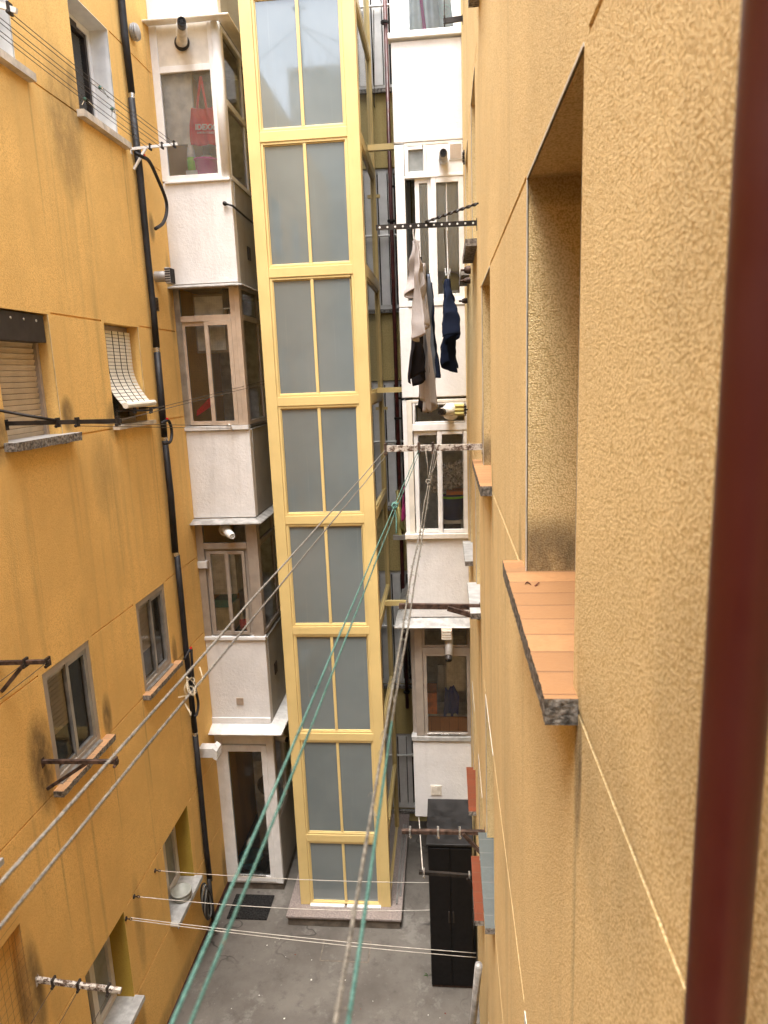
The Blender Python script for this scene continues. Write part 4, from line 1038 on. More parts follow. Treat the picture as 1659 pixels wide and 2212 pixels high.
ms = thing('aerial_mast', (-3.9, -5.35, 8.48), 'rusty aerial mast with stay wires on the roof, mirrored in the lift glass', 'mast')
mb = MB(); mb.tube([(-3.9, -5.35, 8.48), (-3.9, -5.35, 10.2)], .055, 'galv', 8); mb.box(-4.08, -3.72, -5.38, -5.32, 10.1, 10.17, 'galv'); mb.build('pole', ms)
for q in ((-6.5, -5.3, 8.0), (-1.2, -5.4, 8.49), (-2.6, -5.2, 8.49)):
    mb = MB(); mb.tube([(-3.9, -5.35, 9.7), q], .014, 'black', 5); mb.build('stay_wire', ms)

# ------------------------------------------------------------------ pipes
def wob(p, a=.006): return Vector(p) + Vector((random.uniform(-a, a), random.uniform(-a, a), 0))
ip = thing('insulated_pipe', (XL + .05, 7.72, ZF + .2), 'black foam-lagged pipe running down the orange wall', 'pipe')
zs = [5.3, 4.3, 3.55, 2.98, 2.93, 2.2, 1.4, .75, .38, .33, -.2, -.62, -.66, -1.3, -1.98, -2.02, -2.6, -3.3, -3.5, -4.32, -4.36, -5.2, -5.95, -6.4, -6.9]
segs = [[z for z in zs if z <= 5.3 and z >= 2.98], [2.93, 2.2, 1.4, .75, .38], [.33, -.2, -.62], [-.66, -1.3, -1.98], [-2.02, -2.6, -3.3, -3.5, -4.32], [-4.36, -5.2, -5.95, -6.45]]
for sg in segs:
    mb = MB(); mb.tube([wob((XL + .052, 7.725 + .02 * math.sin(z * .9), z), .007) for z in sg], [.036 + random.uniform(-.003, .003) for _ in sg], 'black_ins', 12); mb.build('lagging', ip, True)
for z in (2.955, .355, -.64, -2.0, -4.34):
    mb = MB(); mb.lathe((XL + .052, 7.725 + .02 * math.sin(z * .9), z - .028), [(.03, 0), (.03, .056)], 'chrome', n=12); mb.build('pipe_collar', ip, True)
mb = MB(); mb.tube([(XL + .052, 7.72, -6.4), (XL + .055, 7.72, -6.9), (XL + .07, 7.70, -7.1)], .03, 'black', 10); mb.build('bare_end', ip, True)
def branch(pts, r, red=True):
    P = [Vector(p) for p in pts]
    out = []
    for i in range(len(P) - 1):     # Catmull-Rom
        p0, p1, p2, p3 = P[max(0, i - 1)], P[i], P[i + 1], P[min(len(P) - 1, i + 2)]
        for t in (0, .2, .4, .6, .8):
            out.append(.5 * ((2 * p1) + (-p0 + p2) * t + (2 * p0 - 5 * p1 + 4 * p2 - p3) * t * t + (-p0 + 3 * p1 - 3 * p2 + p3) * t ** 3))
    out.append(P[-1])
    mb = MB(); mb.tube(out, r, 'black_ins', 10); o = mb.build('branch_hose', ip, True)
    if red:
        q = out[len(out) // 5]
        m2 = MB(); m2.box(q.x - .01, q.x + .012, q.y - .02, q.y + .005, q.z + .008, q.z + .03, 'redpl'); m2.build('red_valve', o)
    return o
XB = XL + .07
def PL(x, y, d=.07): return atX(x, y, XL + d)
branch([PL(292, 330), PL(306, 338, .12), PL(322, 348, .13), PL(340, 385, .12), PL(358, 430, .12), PL(360, 458, .12), PL(352, 482, .12), PL(336, 494, .12)], .019)
branch([PL(348, 915), PL(362, 908, .11), PL(369, 920, .12), PL(371, 940, .12), PL(367, 955, .12), PL(354, 958, .09)], .017)
branch([PL(398, 1425), PL(412, 1402, .12), PL(414, 1420, .13), PL(418, 1470, .13), PL(428, 1515, .12), PL(426, 1540, .12), PL(421, 1548, .12)], .017)
# coil at its foot
ch = MB()
c0 = atX(442, 1945, XL + .10)
for q in range(5):
    pts = []
    for i in range(25):
        a = 2 * math.pi * i / 24
        pts.append((c0.x + .012 * q + .012 * math.sin(a * 2 + q), c0.y + (.075 + .006 * q) * math.sin(a), c0.z + (.24 - .01 * q) * math.cos(a) - .015 * q))
    ch.tube(pts, .012, 'coil' if q % 2 else 'black', 7)
tag(ch.build('coiled_hose', None, True), 'coiled grey cable loop tied to the foot of the black pipe', 'cable')
gp = thing('gas_pipe', (-.69, 9.95, ZF + .1), 'thin dark red gas pipe up the back wall beside the lift', 'pipe')
mb = MB(); mb.tube([(-.675, 9.93, 5.0), (-.69, 9.93, 1.0), (-.695, 9.93, -3.0), (-.69, 9.93, -5.1)], .026, 'gasred2', 12); mb.build('riser', gp, True)
for z in (4.4, 2.0, -.65, -2.4, -4.85):
    mb = MB(); mb.lathe((-.69, 9.93, z), [(.026, 0), (.05, .004), (.05, .03), (.026, .034)], 'blackmet', n=10); mb.box(-.70, -.68, 9.95, YW, z + .005, z + .025, 'blackmet'); mb.build('pipe_clamp', gp)
for z in (2.45, -.35):
    mb = MB(); mb.tube([(-.69, 9.93, z), (-.6, 9.93, z + .005), (-.50, 9.93, z + .01)], .016, 'blackmet', 8); mb.build('side_branch', gp, True)
np_ = thing('gas_pipe', (.2, .472, -3.2), 'oxblood red gas pipe close to the camera on the right wall', 'pipe')
mb = MB(); mb.tube([(.2025, .478, 3.2), (.2, .4745, .1), (.1985, .470, -1.2), (.198, .468, -3.2)], .0215, 'gasred', 28); mb.build('riser', np_, True)
for z in (1.6, -2.4):
    mb = MB(); mb.lathe((.2, .472, z), [(.0216, 0), (.026, 0), (.026, .03), (.0216, .03)], 'blackmet', n=16); mb.box(.215, XR, .467, .477, z + .008, z + .022, 'blackmet'); mb.build('pipe_clamp', np_)
mb = MB(); mb.tube([atX(1034, 2085, .17), (.10, 6.05, ZF + .02)], .03, 'galv', 12)
item(mb, 'drain_pipe', 'grey waste pipe slanting down to the floor in front of the black cabinet', 'pipe', smooth=True)

# ------------------------------------------------------------------ flues and vents
def flue(base, tip, r, label, mat='flue', collar=True, cage='black', rosette=1.5, col_mat='black'):
    base, tip = Vector(base), Vector(tip); d = (tip - base).normalized()
    t = thing('boiler_flue', base, label, 'flue', 'boiler flues through the balcony glazing')
    if collar:
        mb = MB(); mb.lathe(base, [(r * rosette, 0), (r * rosette, .012), (r * 1.02, .035)], col_mat, (0, -1, 0), 24); mb.build('collar', t, True)
    L_ = (tip - base).length
    mb = MB(); mb.lathe(base, [(r, -.05), (r, L_ * .62), (r * .98, L_ * .62), (r * .98, L_ * .8), (r * .80, L_ * .8)], mat, d, 22); mb.build('pipe', t, True)
    mb = MB(); mb.lathe(base, [(r * .80, L_ * .79), (r * .80, L_ * .97), (r * .72, L_), (r * .6, L_), (r * .6, L_ * .9), (0, L_ * .9)], cage, d, 22)
    for q in range(3):
        a = q * math.pi / 3; sd = d.orthogonal().normalized(); up = d.cross(sd); v = (sd * math.cos(a) + up * math.sin(a)) * r * .7
        mb.bar(base + d * (L_ - .008) - v, base + d * (L_ - .008) + v, .008, .008, cage, tuple(d))
    mb.build('terminal', t)
    return t
flue((-2.885, YB - .012, 3.745), (-2.66, YB - .63, 3.675), .058, 'white flue with black tip on the panel above the red tote bag')
flue((-2.87, YB + .01, -1.90), (-2.70, YB - .24, -1.93), .048, 'short white flue through the top pane of the taupe window', 'whitepl', True, 'whitepl', 1.7, 'cream')
flue((.022, YB - .008, 2.345), (.025, YB - .34, 2.33), .047, 'black-ended steel flue beside the small frosted pane', 'galv', True, 'black', 1.12, 'galv')
flue((.055, YB + .01, -.48), (-.06, YB - .36, -.46), .05, 'cream flue with large round rosette in the top pane beside the yellow vent', 'cream', True, 'blackmet', 2.1, 'cream')
flue((-.02, YB - .14, -3.33), (-.03, YB - .38, -3.53), .052, 'sooty grey flue bent down below the galvanised canopy', 'galv', False, 'blackmet')
flue((-2.445, YB + .33, -5.0), (-2.32, YB + .30, -5.02), .045, 'small flue tip on the side of the ground floor lobby', 'whitepl', False, 'blackmet')
mb = MB(); mb.box(.095, .225, YB - .012, YB + .02, -.53, -.385, 'cream')
for i in range(3): mb.tube([(.105, YB - .02, -.505 + i * .045), (.215, YB - .02, -.505 + i * .045)], .02, 'c_yel', 8)
item(mb, 'window_vent', 'yellowed louvre vent in the top pane beside the large rosette flue', 'vent')
vt = thing('window_vent', (-.03, YB - .2, -3.38), 'square slatted vent head on the galvanised canopy above the bent flue', 'vent')
mb = MB(); mb.box(-.115, .02, YB - .27, YB - .15, -3.30, -3.17, 'bronze'); mb.build('housing', vt, bevel=.006)
mb = MB()
for i in range(4): mb.box(-.105, .01, YB - .285, YB - .2705, -3.293 + i * .033, -3.275 + i * .033, 'cream')
mb.build('slat', vt)
# wall vents on the left wall
p = PL(283, 70, 0)
v1 = thing('wall_vent', p, 'round grey vent cap beside the black pipe near the top', 'vent')
mb = MB(); mb.lathe(p, [(.055, 0), (.055, .02), (.08, .02), (.08, .03), (.06, .033), (.06, .042), (.085, .042), (.085, .052), (.062, .055), (.062, .062), (.082, .062), (.075, .078), (0, .082)], 'galv', (1, 0, 0), 24); mb.build('cap', v1, True)
p = PL(336, 598, 0)
v2 = thing('wall_vent', p, 'steel duct vent with square wire grille right of the black pipe', 'vent')
mb = MB(); mb.lathe(p, [(.06, 0), (.06, .14)], 'galv', (1, 0, 0), 20); mb.build('duct', v2, True)
mb = MB(); mb.box(p.x + .14, p.x + .20, p.y - .075, p.y + .075, p.z - .085, p.z + .085, 'galv')
mb.build('head', v2, bevel=.006)
mb = MB()
for i in range(7): mb.box(p.x + .2, p.x + .206, p.y - .07 + i * .02, p.y - .06 + i * .02, p.z - .08, p.z + .08, 'blackmet')
for i in range(6): mb.box(p.x + .14, p.x + .20, p.y - .079, p.y - .0755, p.z - .07 + i * .026, p.z - .058 + i * .026, 'blackmet')
mb.build('grille', v2)
p = PL(336, 657, 0)
v3 = thing('wall_vent', p, 'small flat grille set in the orange wall under the steel duct vent', 'vent')
mb = MB(); mb.box(XL + .001, XL + .012, p.y - .06, p.y + .06, p.z - .075, p.z + .075, 'taupe'); mb.build('frame', v3)
mb = MB()
for i in range(9): mb.box(XL + .012, XL + .018, p.y - .05, p.y + .05, p.z - .068 + i * .0155, p.z - .059 + i * .0155, 'blackmet')
mb.build('slat', v3)
p = PL(430, 1217, 0)
v4 = thing('wall_vent', p, 'small white vent box at the edge of the taupe window', 'vent')
mb = MB(); mb.box(XL + .001, XL + .13, p.y - .07, p.y + .04, p.z - .05, p.z + .04, 'whtmet'); mb.build('housing', v4, bevel=.005)
mb = MB(); mb.box(XL + .13, XL + .145, p.y - .08, p.y + .05, p.z - .055, p.z + .045, 'taupe'); mb.build('grille', v4)
p = PL(432, 1622, 0)
v5 = thing('wall_vent', p, 'white box vent with three louvres beside the lobby door', 'vent')
mb = MB(); mb.box(XL + .001, XL + .19, p.y - .05, p.y + .09, p.z - .07, p.z + .06, 'whtmet'); mb.build('housing', v5, bevel=.005)
for i in range(3):
    mb = MB(); x0 = XL + .192 + i * .001; zz = p.z - .07 + i * .05
    mb.hexa([(x0, p.y - .07, zz), (x0 + .05, p.y - .07, zz - .03), (x0 + .05, p.y + .11, zz - .03), (x0, p.y + .11, zz), (x0, p.y - .07, zz + .05), (x0 + .055, p.y - .07, zz + .005), (x0 + .055, p.y + .11, zz + .005), (x0, p.y + .11, zz + .05)], 'whtmet')
    mb.build('louvre', v5)

# ------------------------------------------------------------------ clothesline brackets
GB = 'clothesline brackets on the facades'
def bracket(p_wall, p_tip, w, h, mat, label, strut=None, clips=(), clipmat='chrome', holes=0, plate=True, sm=None):
    p, q = Vector(p_wall), Vector(p_tip)
    t = thing('clothesline_bracket', p, label, 'bracket', GB)
    mb = MB(); mb.bar(p, q, w, h, mat); 
    if holes:
        for i in range(holes):
            c = p.lerp(q, (i + .5) / holes); mb.lathe(c + Vector((0, -w / 2 - .0005, 0)), [(.0, .0006), (.0075, .0005), (.0075, 0)], 'whitepl', (0, -1, 0), 8)
    mb.build('arm', t)
    if plate:
        mb = MB(); mb.box(p.x - .004, p.x + .004, p.y - .02, p.y + .02, p.z - .05, p.z + .03, mat); mb.build('wall_plate', t)
    if strut:
        mb = MB(); mb.bar(Vector(strut[0]), Vector(strut[1]), w * .9, h * .9, sm or mat); mb.build('strut', t)
    for f_ in clips:
        c = p.lerp(q, f_); mb = MB()
        mb.box(c.x - .008, c.x + .008, c.y - w / 2 - .012, c.y + w / 2 + .012, c.z - h / 2 - .02, c.z + h / 2 + .018, clipmat)
        mb.lathe(c + Vector((0, -w / 2 - .012, -h / 2 - .012)), [(.012, 0), (.012, .01), (0, .012)], clipmat, (0, -1, 0), 8); mb.build('line_clip', t)
    return t
# left wall
a1 = PL(283, 322, .0); t1 = atY(383, 311, a1.y)
bracket(a1, t1, .022, .026, 'pvc', 'white arm at the left window sill beside the black pipe', ((a1.x + .01, a1.y, a1.z - .20), a1.lerp(t1, .33)), (.42, .68, .94), 'blackmet')
a0 = Vector((XL, 4.55, a1.z + .10)); t0 = atY(36, 24, a0.y)
bracket(a0, t0, .022, .03, 'pvc', 'white arm at the top-left corner carrying the far end of six lines', ((a0.x + .01, a0.y, a0.z - .2), a0.lerp(t0, .33)), (.42, .68, .94), 'blackmet')
a2 = PL(14, 915, 0); t2 = atY(262, 909, a2.y)
bk = bracket(a2, t2, .022, .032, 'blackmet', 'long black arm crossing in front of the closed beige shutter', None, (.45, .62, .97), 'blackmet')
mb = MB()
sp = [a2.lerp(t2, .62), a2.lerp(t2, .25) + Vector((0, -.02, .12)), a2 + Vector((-.0, -.12, .20))]
mb.tube([atY(120, 908, a2.y - .02), atY(55, 897, a2.y - .1), atY(-60, 876, a2.y - .25)], .011, 'blackmet', 8); mb.build('twisted_stay', bk, True)
a3 = Vector((XL, 6.72, PL(255, 898, 0).z + .05)); t3 = atY(330, 886, 6.9)
bracket(a3, t3, .02, .022, 'blackmet', 'short black arm under the ivory slat blind', ((a3.x + .005, a3.y + .5, a3.z), (t3.x, a3.y + .5, a3.z)), (.5, .95), 'blackmet')
a4 = PL(-8, 1432, 0); a4.x = XL; t4 = atY(108, 1429, a4.y)
bracket(a4, t4, .03, .028, 'brownmet', 'brown arm with rusty clips beside the larger grey window', ((a4.x + .01, a4.y, a4.z - .22), a4.lerp(t4, .55)), (.55, .96), 'blackmet')
a5 = PL(92, 1645, 0); t5 = atY(255, 1645, a5.y)
bracket(a5, t5, .03, .028, 'brownmet', 'brown arm with round strut below the larger grey window, soot behind it', ((a5.x + .01, a5.y, a5.z - .24), a5.lerp(t5, .62)), (.97,), 'brownmet')
a6 = PL(80, 2116, 0); t6 = atY(262, 2140, a6.y)
bracket(a6, t6, .03, .034, 'rustwht', 'flaking whitish arm at the bottom left over the ground floor sill', None, (.2, .5, .85), 'blackmet')
# right wall
b1 = Vector((XR, 5.3, 1.03)); bt1 = Vector((-.48, 5.3, 1.037))
bk = bracket(b1, bt1, .008, .036, 'blackmet', 'dark drilled arm that carries the laundry', None, (), holes=13)
mb = MB(); pa, pb = Vector((-.12, 5.3, 1.055)), Vector((XR, 5.02, 1.10)); n = 46
d = (pb - pa).normalized(); sd = d.cross(Vector((0, 0, 1))).normalized(); up = sd.cross(d)
vv = []
for i in range(n + 1):
    a = i * .62; c = pa.lerp(pb, i / n); s1 = sd * math.cos(a) + up * math.sin(a); s2 = up * math.cos(a) - sd * math.sin(a)
    vv.append([c + s1 * .011 + s2 * .003, c + s1 * .011 - s2 * .003, c - s1 * .011 - s2 * .003, c - s1 * .011 + s2 * .003])
for i in range(n):
    for j in range(4): mb.face([vv[i][j], vv[i][(j + 1) % 4], vv[i + 1][(j + 1) % 4], vv[i + 1][j]], 'blackmet')
mb.build('twisted_stay', bk)
b2 = Vector((XR, 4.86, -.525)); bt2 = Vector((-.44, 4.86, -.52))
bracket(b2, bt2, .028, .042, 'rustwht', 'flaking white arm that holds the ropes', None, (.50, .645, .985), 'brownmet')
b3 = Vector((XR, 5.5, atY(1020, 1311, 5.5).z)); bt3 = atY(862, 1309, 5.5)
bracket(b3, bt3, .035, .042, 'brownmet', 'brown steel arm with diagonal strut in front of the galvanised canopy', ((XR, 5.46, atY(1035, 1334, 5.46).z), (-.02, 5.47, b3.z)), ())
b4 = Vector((XR, 5.05, atY(1047, 1798, 5.05).z)); bt4 = atY(868, 1796, 5.05)
bracket(b4, bt4, .032, .03, 'brownmet', 'brown arm with strut and steel clips above the black cabinet top', ((XR, 5.03, atY(1047, 1848, 5.05).z), (.07, 5.03, b4.z)), (.30, .56, .9), 'chrome')
b5 = Vector((XR, 6.0, atY(1045, 1894, 6.0).z)); bt5 = atY(905, 1884, 6.0)
bracket(b5, bt5, .03, .034, 'blackmet', 'dark slanting arm in front of the black cabinet doors', ((XR, 5.97, b5.z - .2), (.12, 5.97, b5.z)), (.18, .92), 'chrome')
b6 = Vector((XR, 7.9, 3.49)); bt6 = atY(958, 46, 7.9)
bracket(b6, bt6, .03, .045, 'blackmet', 'stubby black arm in front of the topmost right window', None, (.95,), 'blackmet')
b7 = Vector((XR, .12, -.46)); bt7 = Vector((-.47, .12, -.46))
bracket(b7, bt7, .028, .042, 'rustwht', 'flaking white arm below the camera holding the near rope ends', None, (.45, .645, .985), 'brownmet')
for i, (x, y, yy) in enumerate(((1000, 340, 7.9), (1003, 885, 8.0))):
    c = atY(x, y, yy); mb = MB()
    for q in range(3): mb.lathe((c.x + .01, yy, c.z - .035 + q * .035), [(0, -.012), (.022, -.01), (.012, 0), (.022, .01), (0, .012)], 'blackmet', (0, 0, 1), 12)
    mb.tube([(c.x + .01, yy, c.z - .07), (c.x + .01, yy, c.z + .07)], .008, 'blackmet', 6); mb.tube([(c.x + .01, yy, c.z), (XR, yy, c.z)], .01, 'blackmet', 6)
    item(mb, 'line_pulley', ('black line pulley on the wall next to the slatted grille', 'black line pulley on the wall next to the yellowed vent')[i], 'pulley', 'line pulleys', smooth=True)
for i, (x, y, yy, r) in enumerate(((1010, 583, 6.6, .036), (1012, 606, 6.7, .028), (1003, 650, 7.6, .028))):
    c = atY(x, y, yy); mb = MB(); mb.lathe((XR - .002, yy, c.z), [(r, 0), (r, .03), (r * .7, .055), (0, .06)], 'brownmet', (-1, 0, 0), 16)
    mb.lathe((XR - .06, yy, c.z), [(0, 0), (.01, 0), (.01, .03), (0, .03)], 'brownmet', (-1, 0, 0), 8)
    item(mb, 'rusty_finial', ('larger rusty knob on the right wall below the stone sills', 'middle rusty knob on the right wall just under the larger one', 'farthest rusty knob on the right wall, beside the parapet behind the laundry')[i], 'knob', 'rusty knobs', smooth=True)

# ------------------------------------------------------------------ lines and ropes
def line(p, q, r, mat, label, sag=.0, group='washing lines', name='clothesline', n=14, seg=6):
    p, q = Vector(p), Vector(q); mb = MB()
    mb.tube([p.lerp(q, i / n) - Vector((0, 0, sag * 4 * (i / n) * (1 - i / n))) for i in range(n + 1)], r, mat, seg)
    return tag(mb.build(name, None, True), label, 'line', group)
G6 = 'six thin lines across the top-left windows'
for i, f_ in enumerate((.42, .68, .94)):
    for j in (0, 1):
        p, q = a0.lerp(t0, f_) + Vector((0, 0, -.02 - .03 * j)), a1.lerp(t1, f_) + Vector((0, 0, .012 - .04 * j))
        line(p, q, .0026, 'wire', f'{("upper", "lower")[j]} thin line of the {("wall-side", "middle", "outermost")[i]} pair between the white arms', .015, G6)
for i, (px, py) in enumerate(((215, 178), (242, 240), (180, 232))):
    fa = (.94, .68, .42)[i]
    A_, B_ = a0.lerp(t0, fa), a1.lerp(t1, fa)
    c = min((A_.lerp(B_, k / 100) for k in range(101)), key=lambda p_: (proj(p_)[0] - px) ** 2)
    mb = MB(); mb.lathe(c + Vector((0, 0, -.035)), [(0, -.015), (.012, -.008), (.014, .006), (.006, .02), (0, .022)], 'rope_green', (0, 1, .2), 8)
    for q in range(7):
        e = c + Vector((random.uniform(-.03, .05), random.uniform(-.05, .09), random.uniform(-.1, -.02))); mb.tube([c + Vector((0, 0, -.035)), (c + e) / 2 + Vector((0, .01, -.01)), e], .0022, 'twine' if q % 2 else 'cord', 4)
    item(mb, 'rope_knot', ('frayed green and white knot on the outermost top-left line', 'frayed green and white knot on the middle top-left line', 'frayed green knot on the wall-side top-left line')[i], 'knot', 'knots in the top-left lines')
hk = atY(499, 922, YB - .04)
e1 = a2.lerp(t2, .62)
line(e1 + Vector((0, 0, -.01)), hk + Vector((0, 0, .012)), .0028, 'wire', 'upper of two dark lines from the black arm to the champagne window sill', .0, 'dark lines to the champagne window')
line(e1 + Vector((0, 0, -.03)), hk + Vector((0, 0, -.02)), .0028, 'wire', 'lower of two dark lines from the black arm to the champagne window sill', .0, 'dark lines to the champagne window')
mb = MB(); mb.tube([hk + Vector((-.06, 0, .02)), hk + Vector((-.02, -.01, .03)), hk + Vector((0, 0, .01)), hk + Vector((.015, 0, -.04)), hk + Vector((.01, .04, -.05))], .006, 'chrome', 6)
item(mb, 'line_hook', 'bent wire hook on the sill of the champagne window', 'hook', smooth=True)
far = atY(575, 822, 9.0); far2 = atY(575, 828, 9.0)
line(t3 + Vector((0, 0, .01)), far, .0028, 'wire', 'upper dark line running from the blind arm behind the lift', .0, 'dark lines from the blind arm')
line(t2.lerp(a2, .03) + Vector((0, 0, .0)), far2, .0028, 'wire', 'lower dark line running from the long black arm behind the lift', .0, 'dark lines from the blind arm')
for i, f_ in enumerate((.55, .96)):
    p = a4.lerp(t4, f_); q = Vector((p.x - .03, 1.3, p.z - .02))
    line(p, q, .0028, 'wire', ('inner dark line from the brown arm with rusty clips', 'outer dark line from the brown arm with rusty clips')[i], .03, 'dark lines from the brown arm')
for i, f_ in enumerate((.2, .5, .85)):
    p = a6.lerp(t6, f_) - Vector((0, 0, .03)); q = Vector((p.x, 1.6, p.z - .02))
    line(p, q, .0026, 'wire', ('wall-side dark line from the flaking arm at the bottom left', 'middle dark line from the flaking arm at the bottom left', 'outer dark line from the flaking arm at the bottom left')[i], .03, 'lines from the bottom-left arm')
# ropes held by the flaking white arm
ROPES = []
GR = 'weathered ropes in the foreground'
def rope(p, q, r, mat, label, sag=.0, frays=0, split=None, mat2=None):
    p, q = Vector(p), Vector(q); n = 120; t = thing('rope', p, label, 'rope', GR)
    d = (q - p).normalized(); sd = d.orthogonal().normalized(); up = d.cross(sd)
    def c(f): return p.lerp(q, f) - Vector((0, 0, sag * 4 * f * (1 - f))) + Vector((mnoise.noise((f * 9, p.x * 50, 1)), 0, mnoise.noise((f * 9, p.x * 50, 7)))) * .004
    ROPES.append(c)
    parts = [(0, 1, mat)] if split is None else [(0, split, mat), (split, 1, mat2)]
    for (f0, f1, m_) in parts:
        mb = MB()
        for ph in range(3):
            pts = []
            N = int(1100 * (f1 - f0)) + 2
            for i in range(N):
                f = f0 + (f1 - f0) * i / (N - 1); a = f * (q - p).length / .016 * 2 * math.pi + ph * 2.094
                pts.append(c(f) + (sd * math.cos(a) + up * math.sin(a)) * r * .48)
            mb.tube(pts, r * .56, m_, 5)
        mb.build('strand', t, True)
    if frays:
        mb = MB()
        for i in range(frays):
            f = random.uniform(.02, .98) if split is None else random.betavariate(3, 3) * .6 + .12
            c0 = c(f); v = Vector((random.uniform(-1, 1), random.uniform(-.6, .6), random.uniform(-1, .5))) * random.choice((.004, .005, .006, .008, .012))
            mb.tube([c0, c0 + v * .6 + Vector((0, .004, .003)), c0 + v], .0006, 'rope_tan', 4)
        mb.build('frayed_fibre', t)['kind'] = 'stuff'
    return t
yb, ya = 4.86, .18
def toend(x, y, X): return atX(x, y, X)
q = toend(0, 1912, -.455); rope((-.430, yb, -.53), q + (q - Vector((-.43, yb, -.53))) * .07, .0026, 'rope_grey', 'upper grey rope of the pair at the tip of the flaking white arm', .0)
q = toend(0, 2003, -.455); rope((-.425, yb, -.57), q + (q - Vector((-.425, yb, -.57))) * .07, .0025, 'rope_grey', 'lower grey rope of the pair at the tip of the flaking white arm', .0)
q = toend(376, 2212, -.215); rope((-.20, yb, -.535), q + (q - Vector((-.2, yb, -.535))) * .06, .0021, 'rope_green', 'left rope of the bright green pair', .0, 30)
q = toend(414, 2212, -.21); rope((-.195, yb, -.555), q + (q - Vector((-.195, yb, -.555))) * .06, .0021, 'rope_green', 'right rope of the bright green pair', .0, 50)
q = toend(722, 2212, -.092); rope((-.092, yb, -.535), q + (q - Vector((-.092, yb, -.535))) * .06, .0023, 'rope_tan', 'frayed tan rope beside the half green one', .0, 260)
q = toend(748, 2212, -.086); rope((-.082, yb, -.55), q + (q - Vector((-.082, yb, -.55))) * .06, .0023, 'rope_tan', 'rope that turns from frayed tan to green halfway', .0, 200, .84, 'rope_green')
def onrope(i, py): return min((ROPES[i](k / 400) for k in range(401)), key=lambda p_: abs(proj(p_)[1] - py))
def knot(c, r, mat, label, tails):
    c = Vector(c); mb = MB()
    for q in range(4):
        pts = []
        for i in range(13):
            a = 2 * math.pi * i / 12; pts.append(c + Vector((math.cos(a) * r * (1 + .2 * (q % 2)), (q - 1.5) * r * .7 + math.sin(a) * r * .4, math.sin(a) * r)))
        mb.tube(pts, r * .42, mat, 6)
    for tl in tails:
        mb.tube([c, c + Vector(tl) * .5 + Vector((.004, 0, -.004)), c + Vector(tl)], r * .3, mat, 5)
    return item(mb, 'rope_knot', label, 'knot', 'knots in the foreground ropes', smooth=True)
knot(onrope(2, 1092), .009, 'rope_green', 'thick green knot on the green ropes near the lift', [(.01, -.1, -.09), (-.01, .04, -.05)])
knot(onrope(4, 1040), .009, 'rope_tan', 'tan knot with loose ends just below the flaking white arm', [(-.012, .05, .16), (.05, .04, .13)])
kc = (onrope(0, 1470) + onrope(1, 1480)) / 2; mb = MB()
for q in range(3):
    pts = [kc + Vector((.008 * math.cos(a * .52 + q * 2), .008 * math.sin(a * .7), .010 * math.sin(a * .52 + q) - .0015 * a)) for a in range(13)]
    mb.tube(pts, .00045, 'twine', 5)
mb.tube([kc + Vector((.016, .01, .024)), kc + Vector((.024, 0, .010)), kc + Vector((.02, 0, .0)), kc + Vector((.014, 0, -.006))], .00045, 'twine', 5)
item(mb, 'twine_tie', 'loose cream twine tied round the two grey ropes', 'twine', smooth=True)
kc = onrope(1, 1517); mb = MB(); mb.tube([kc, kc + Vector((.01, 0, -.02)), kc + Vector((.012, -.005, -.022))], .0007, 'twine', 5); mb.tube([kc + Vector((-.008, 0, .008)), kc + Vector((.006, 0, .012)), kc], .0008, 'twine', 5)
item(mb, 'twine_end', 'short cream twine end on the lower grey rope', 'twine', smooth=True)
# white lines across the yard
GH = 'white lines across the courtyard'
hooks = [(344, 1881, 1020, 1906, 0), (299, 1937, 1023, 1962, 0), (282, 1985, 1029, 2062, 1)]
for i, (x0, y0, x1, y1, dbl) in enumerate(hooks):
    p = atX(x0, y0, XL + .05); q = atX(x1, y1, XR - .02)
    t = thing('wall_hook', (XL, p.y, p.z), ('eye hook beside the basin, uppermost of the three on the orange wall', 'middle eye hook of the three on the orange wall', 'lowest eye hook of the three, holding a double line')[i], 'hook', 'eye hooks on the orange wall')
    mb = MB(); mb.lathe((XL, p.y, p.z), [(.022, 0), (.022, .008), (.006, .01), (.006, .035)], 'blackmet', (1, 0, 0), 12); mb.build('stem', t, True)
    mb = MB(); mb.tube([(XL + .05 + .014 * math.cos(a * .524), p.y, p.z + .014 * math.sin(a * .524)) for a in range(13)], .004, 'blackmet', 6); mb.build('eye', t, True)
    if not dbl: line(p, q, .0035, 'whiteline', ('white line nearest the lift across the courtyard', 'middle white line across the courtyard, sagging over the step')[i], (.05, .09)[i], GH)
    else:
        line(p + Vector((0, 0, .015)), q + Vector((0, 0, .02)), .0035, 'whiteline', 'upper strand of the double white line over the drain cover', .03, GH)
        line(p + Vector((0, 0, -.01)), q + Vector((0, 0, -.04)), .0035, 'whiteline', 'lower strand of the double white line over the drain cover', .03, GH)
line(atY(913, 1878, 6.0), atY(905, 1766, 8.2), .006, 'whiteline', 'pale line from the dark slanting arm up to the lowest white balcony', 0, 'lines on the right wall')
line((bt6.x + .01, 7.9, 3.5), (.05, 4.9, 3.95), .004, 'wire', 'dark line above the stubby black arm at the top', 0, 'lines on the right wall')
line((-.83, 10.0, 4.6), (-.865, 9.98, 3.45), .006, 'wire', 'dark vertical line on the back wall beside the lift', 0, 'lines on the right wall')
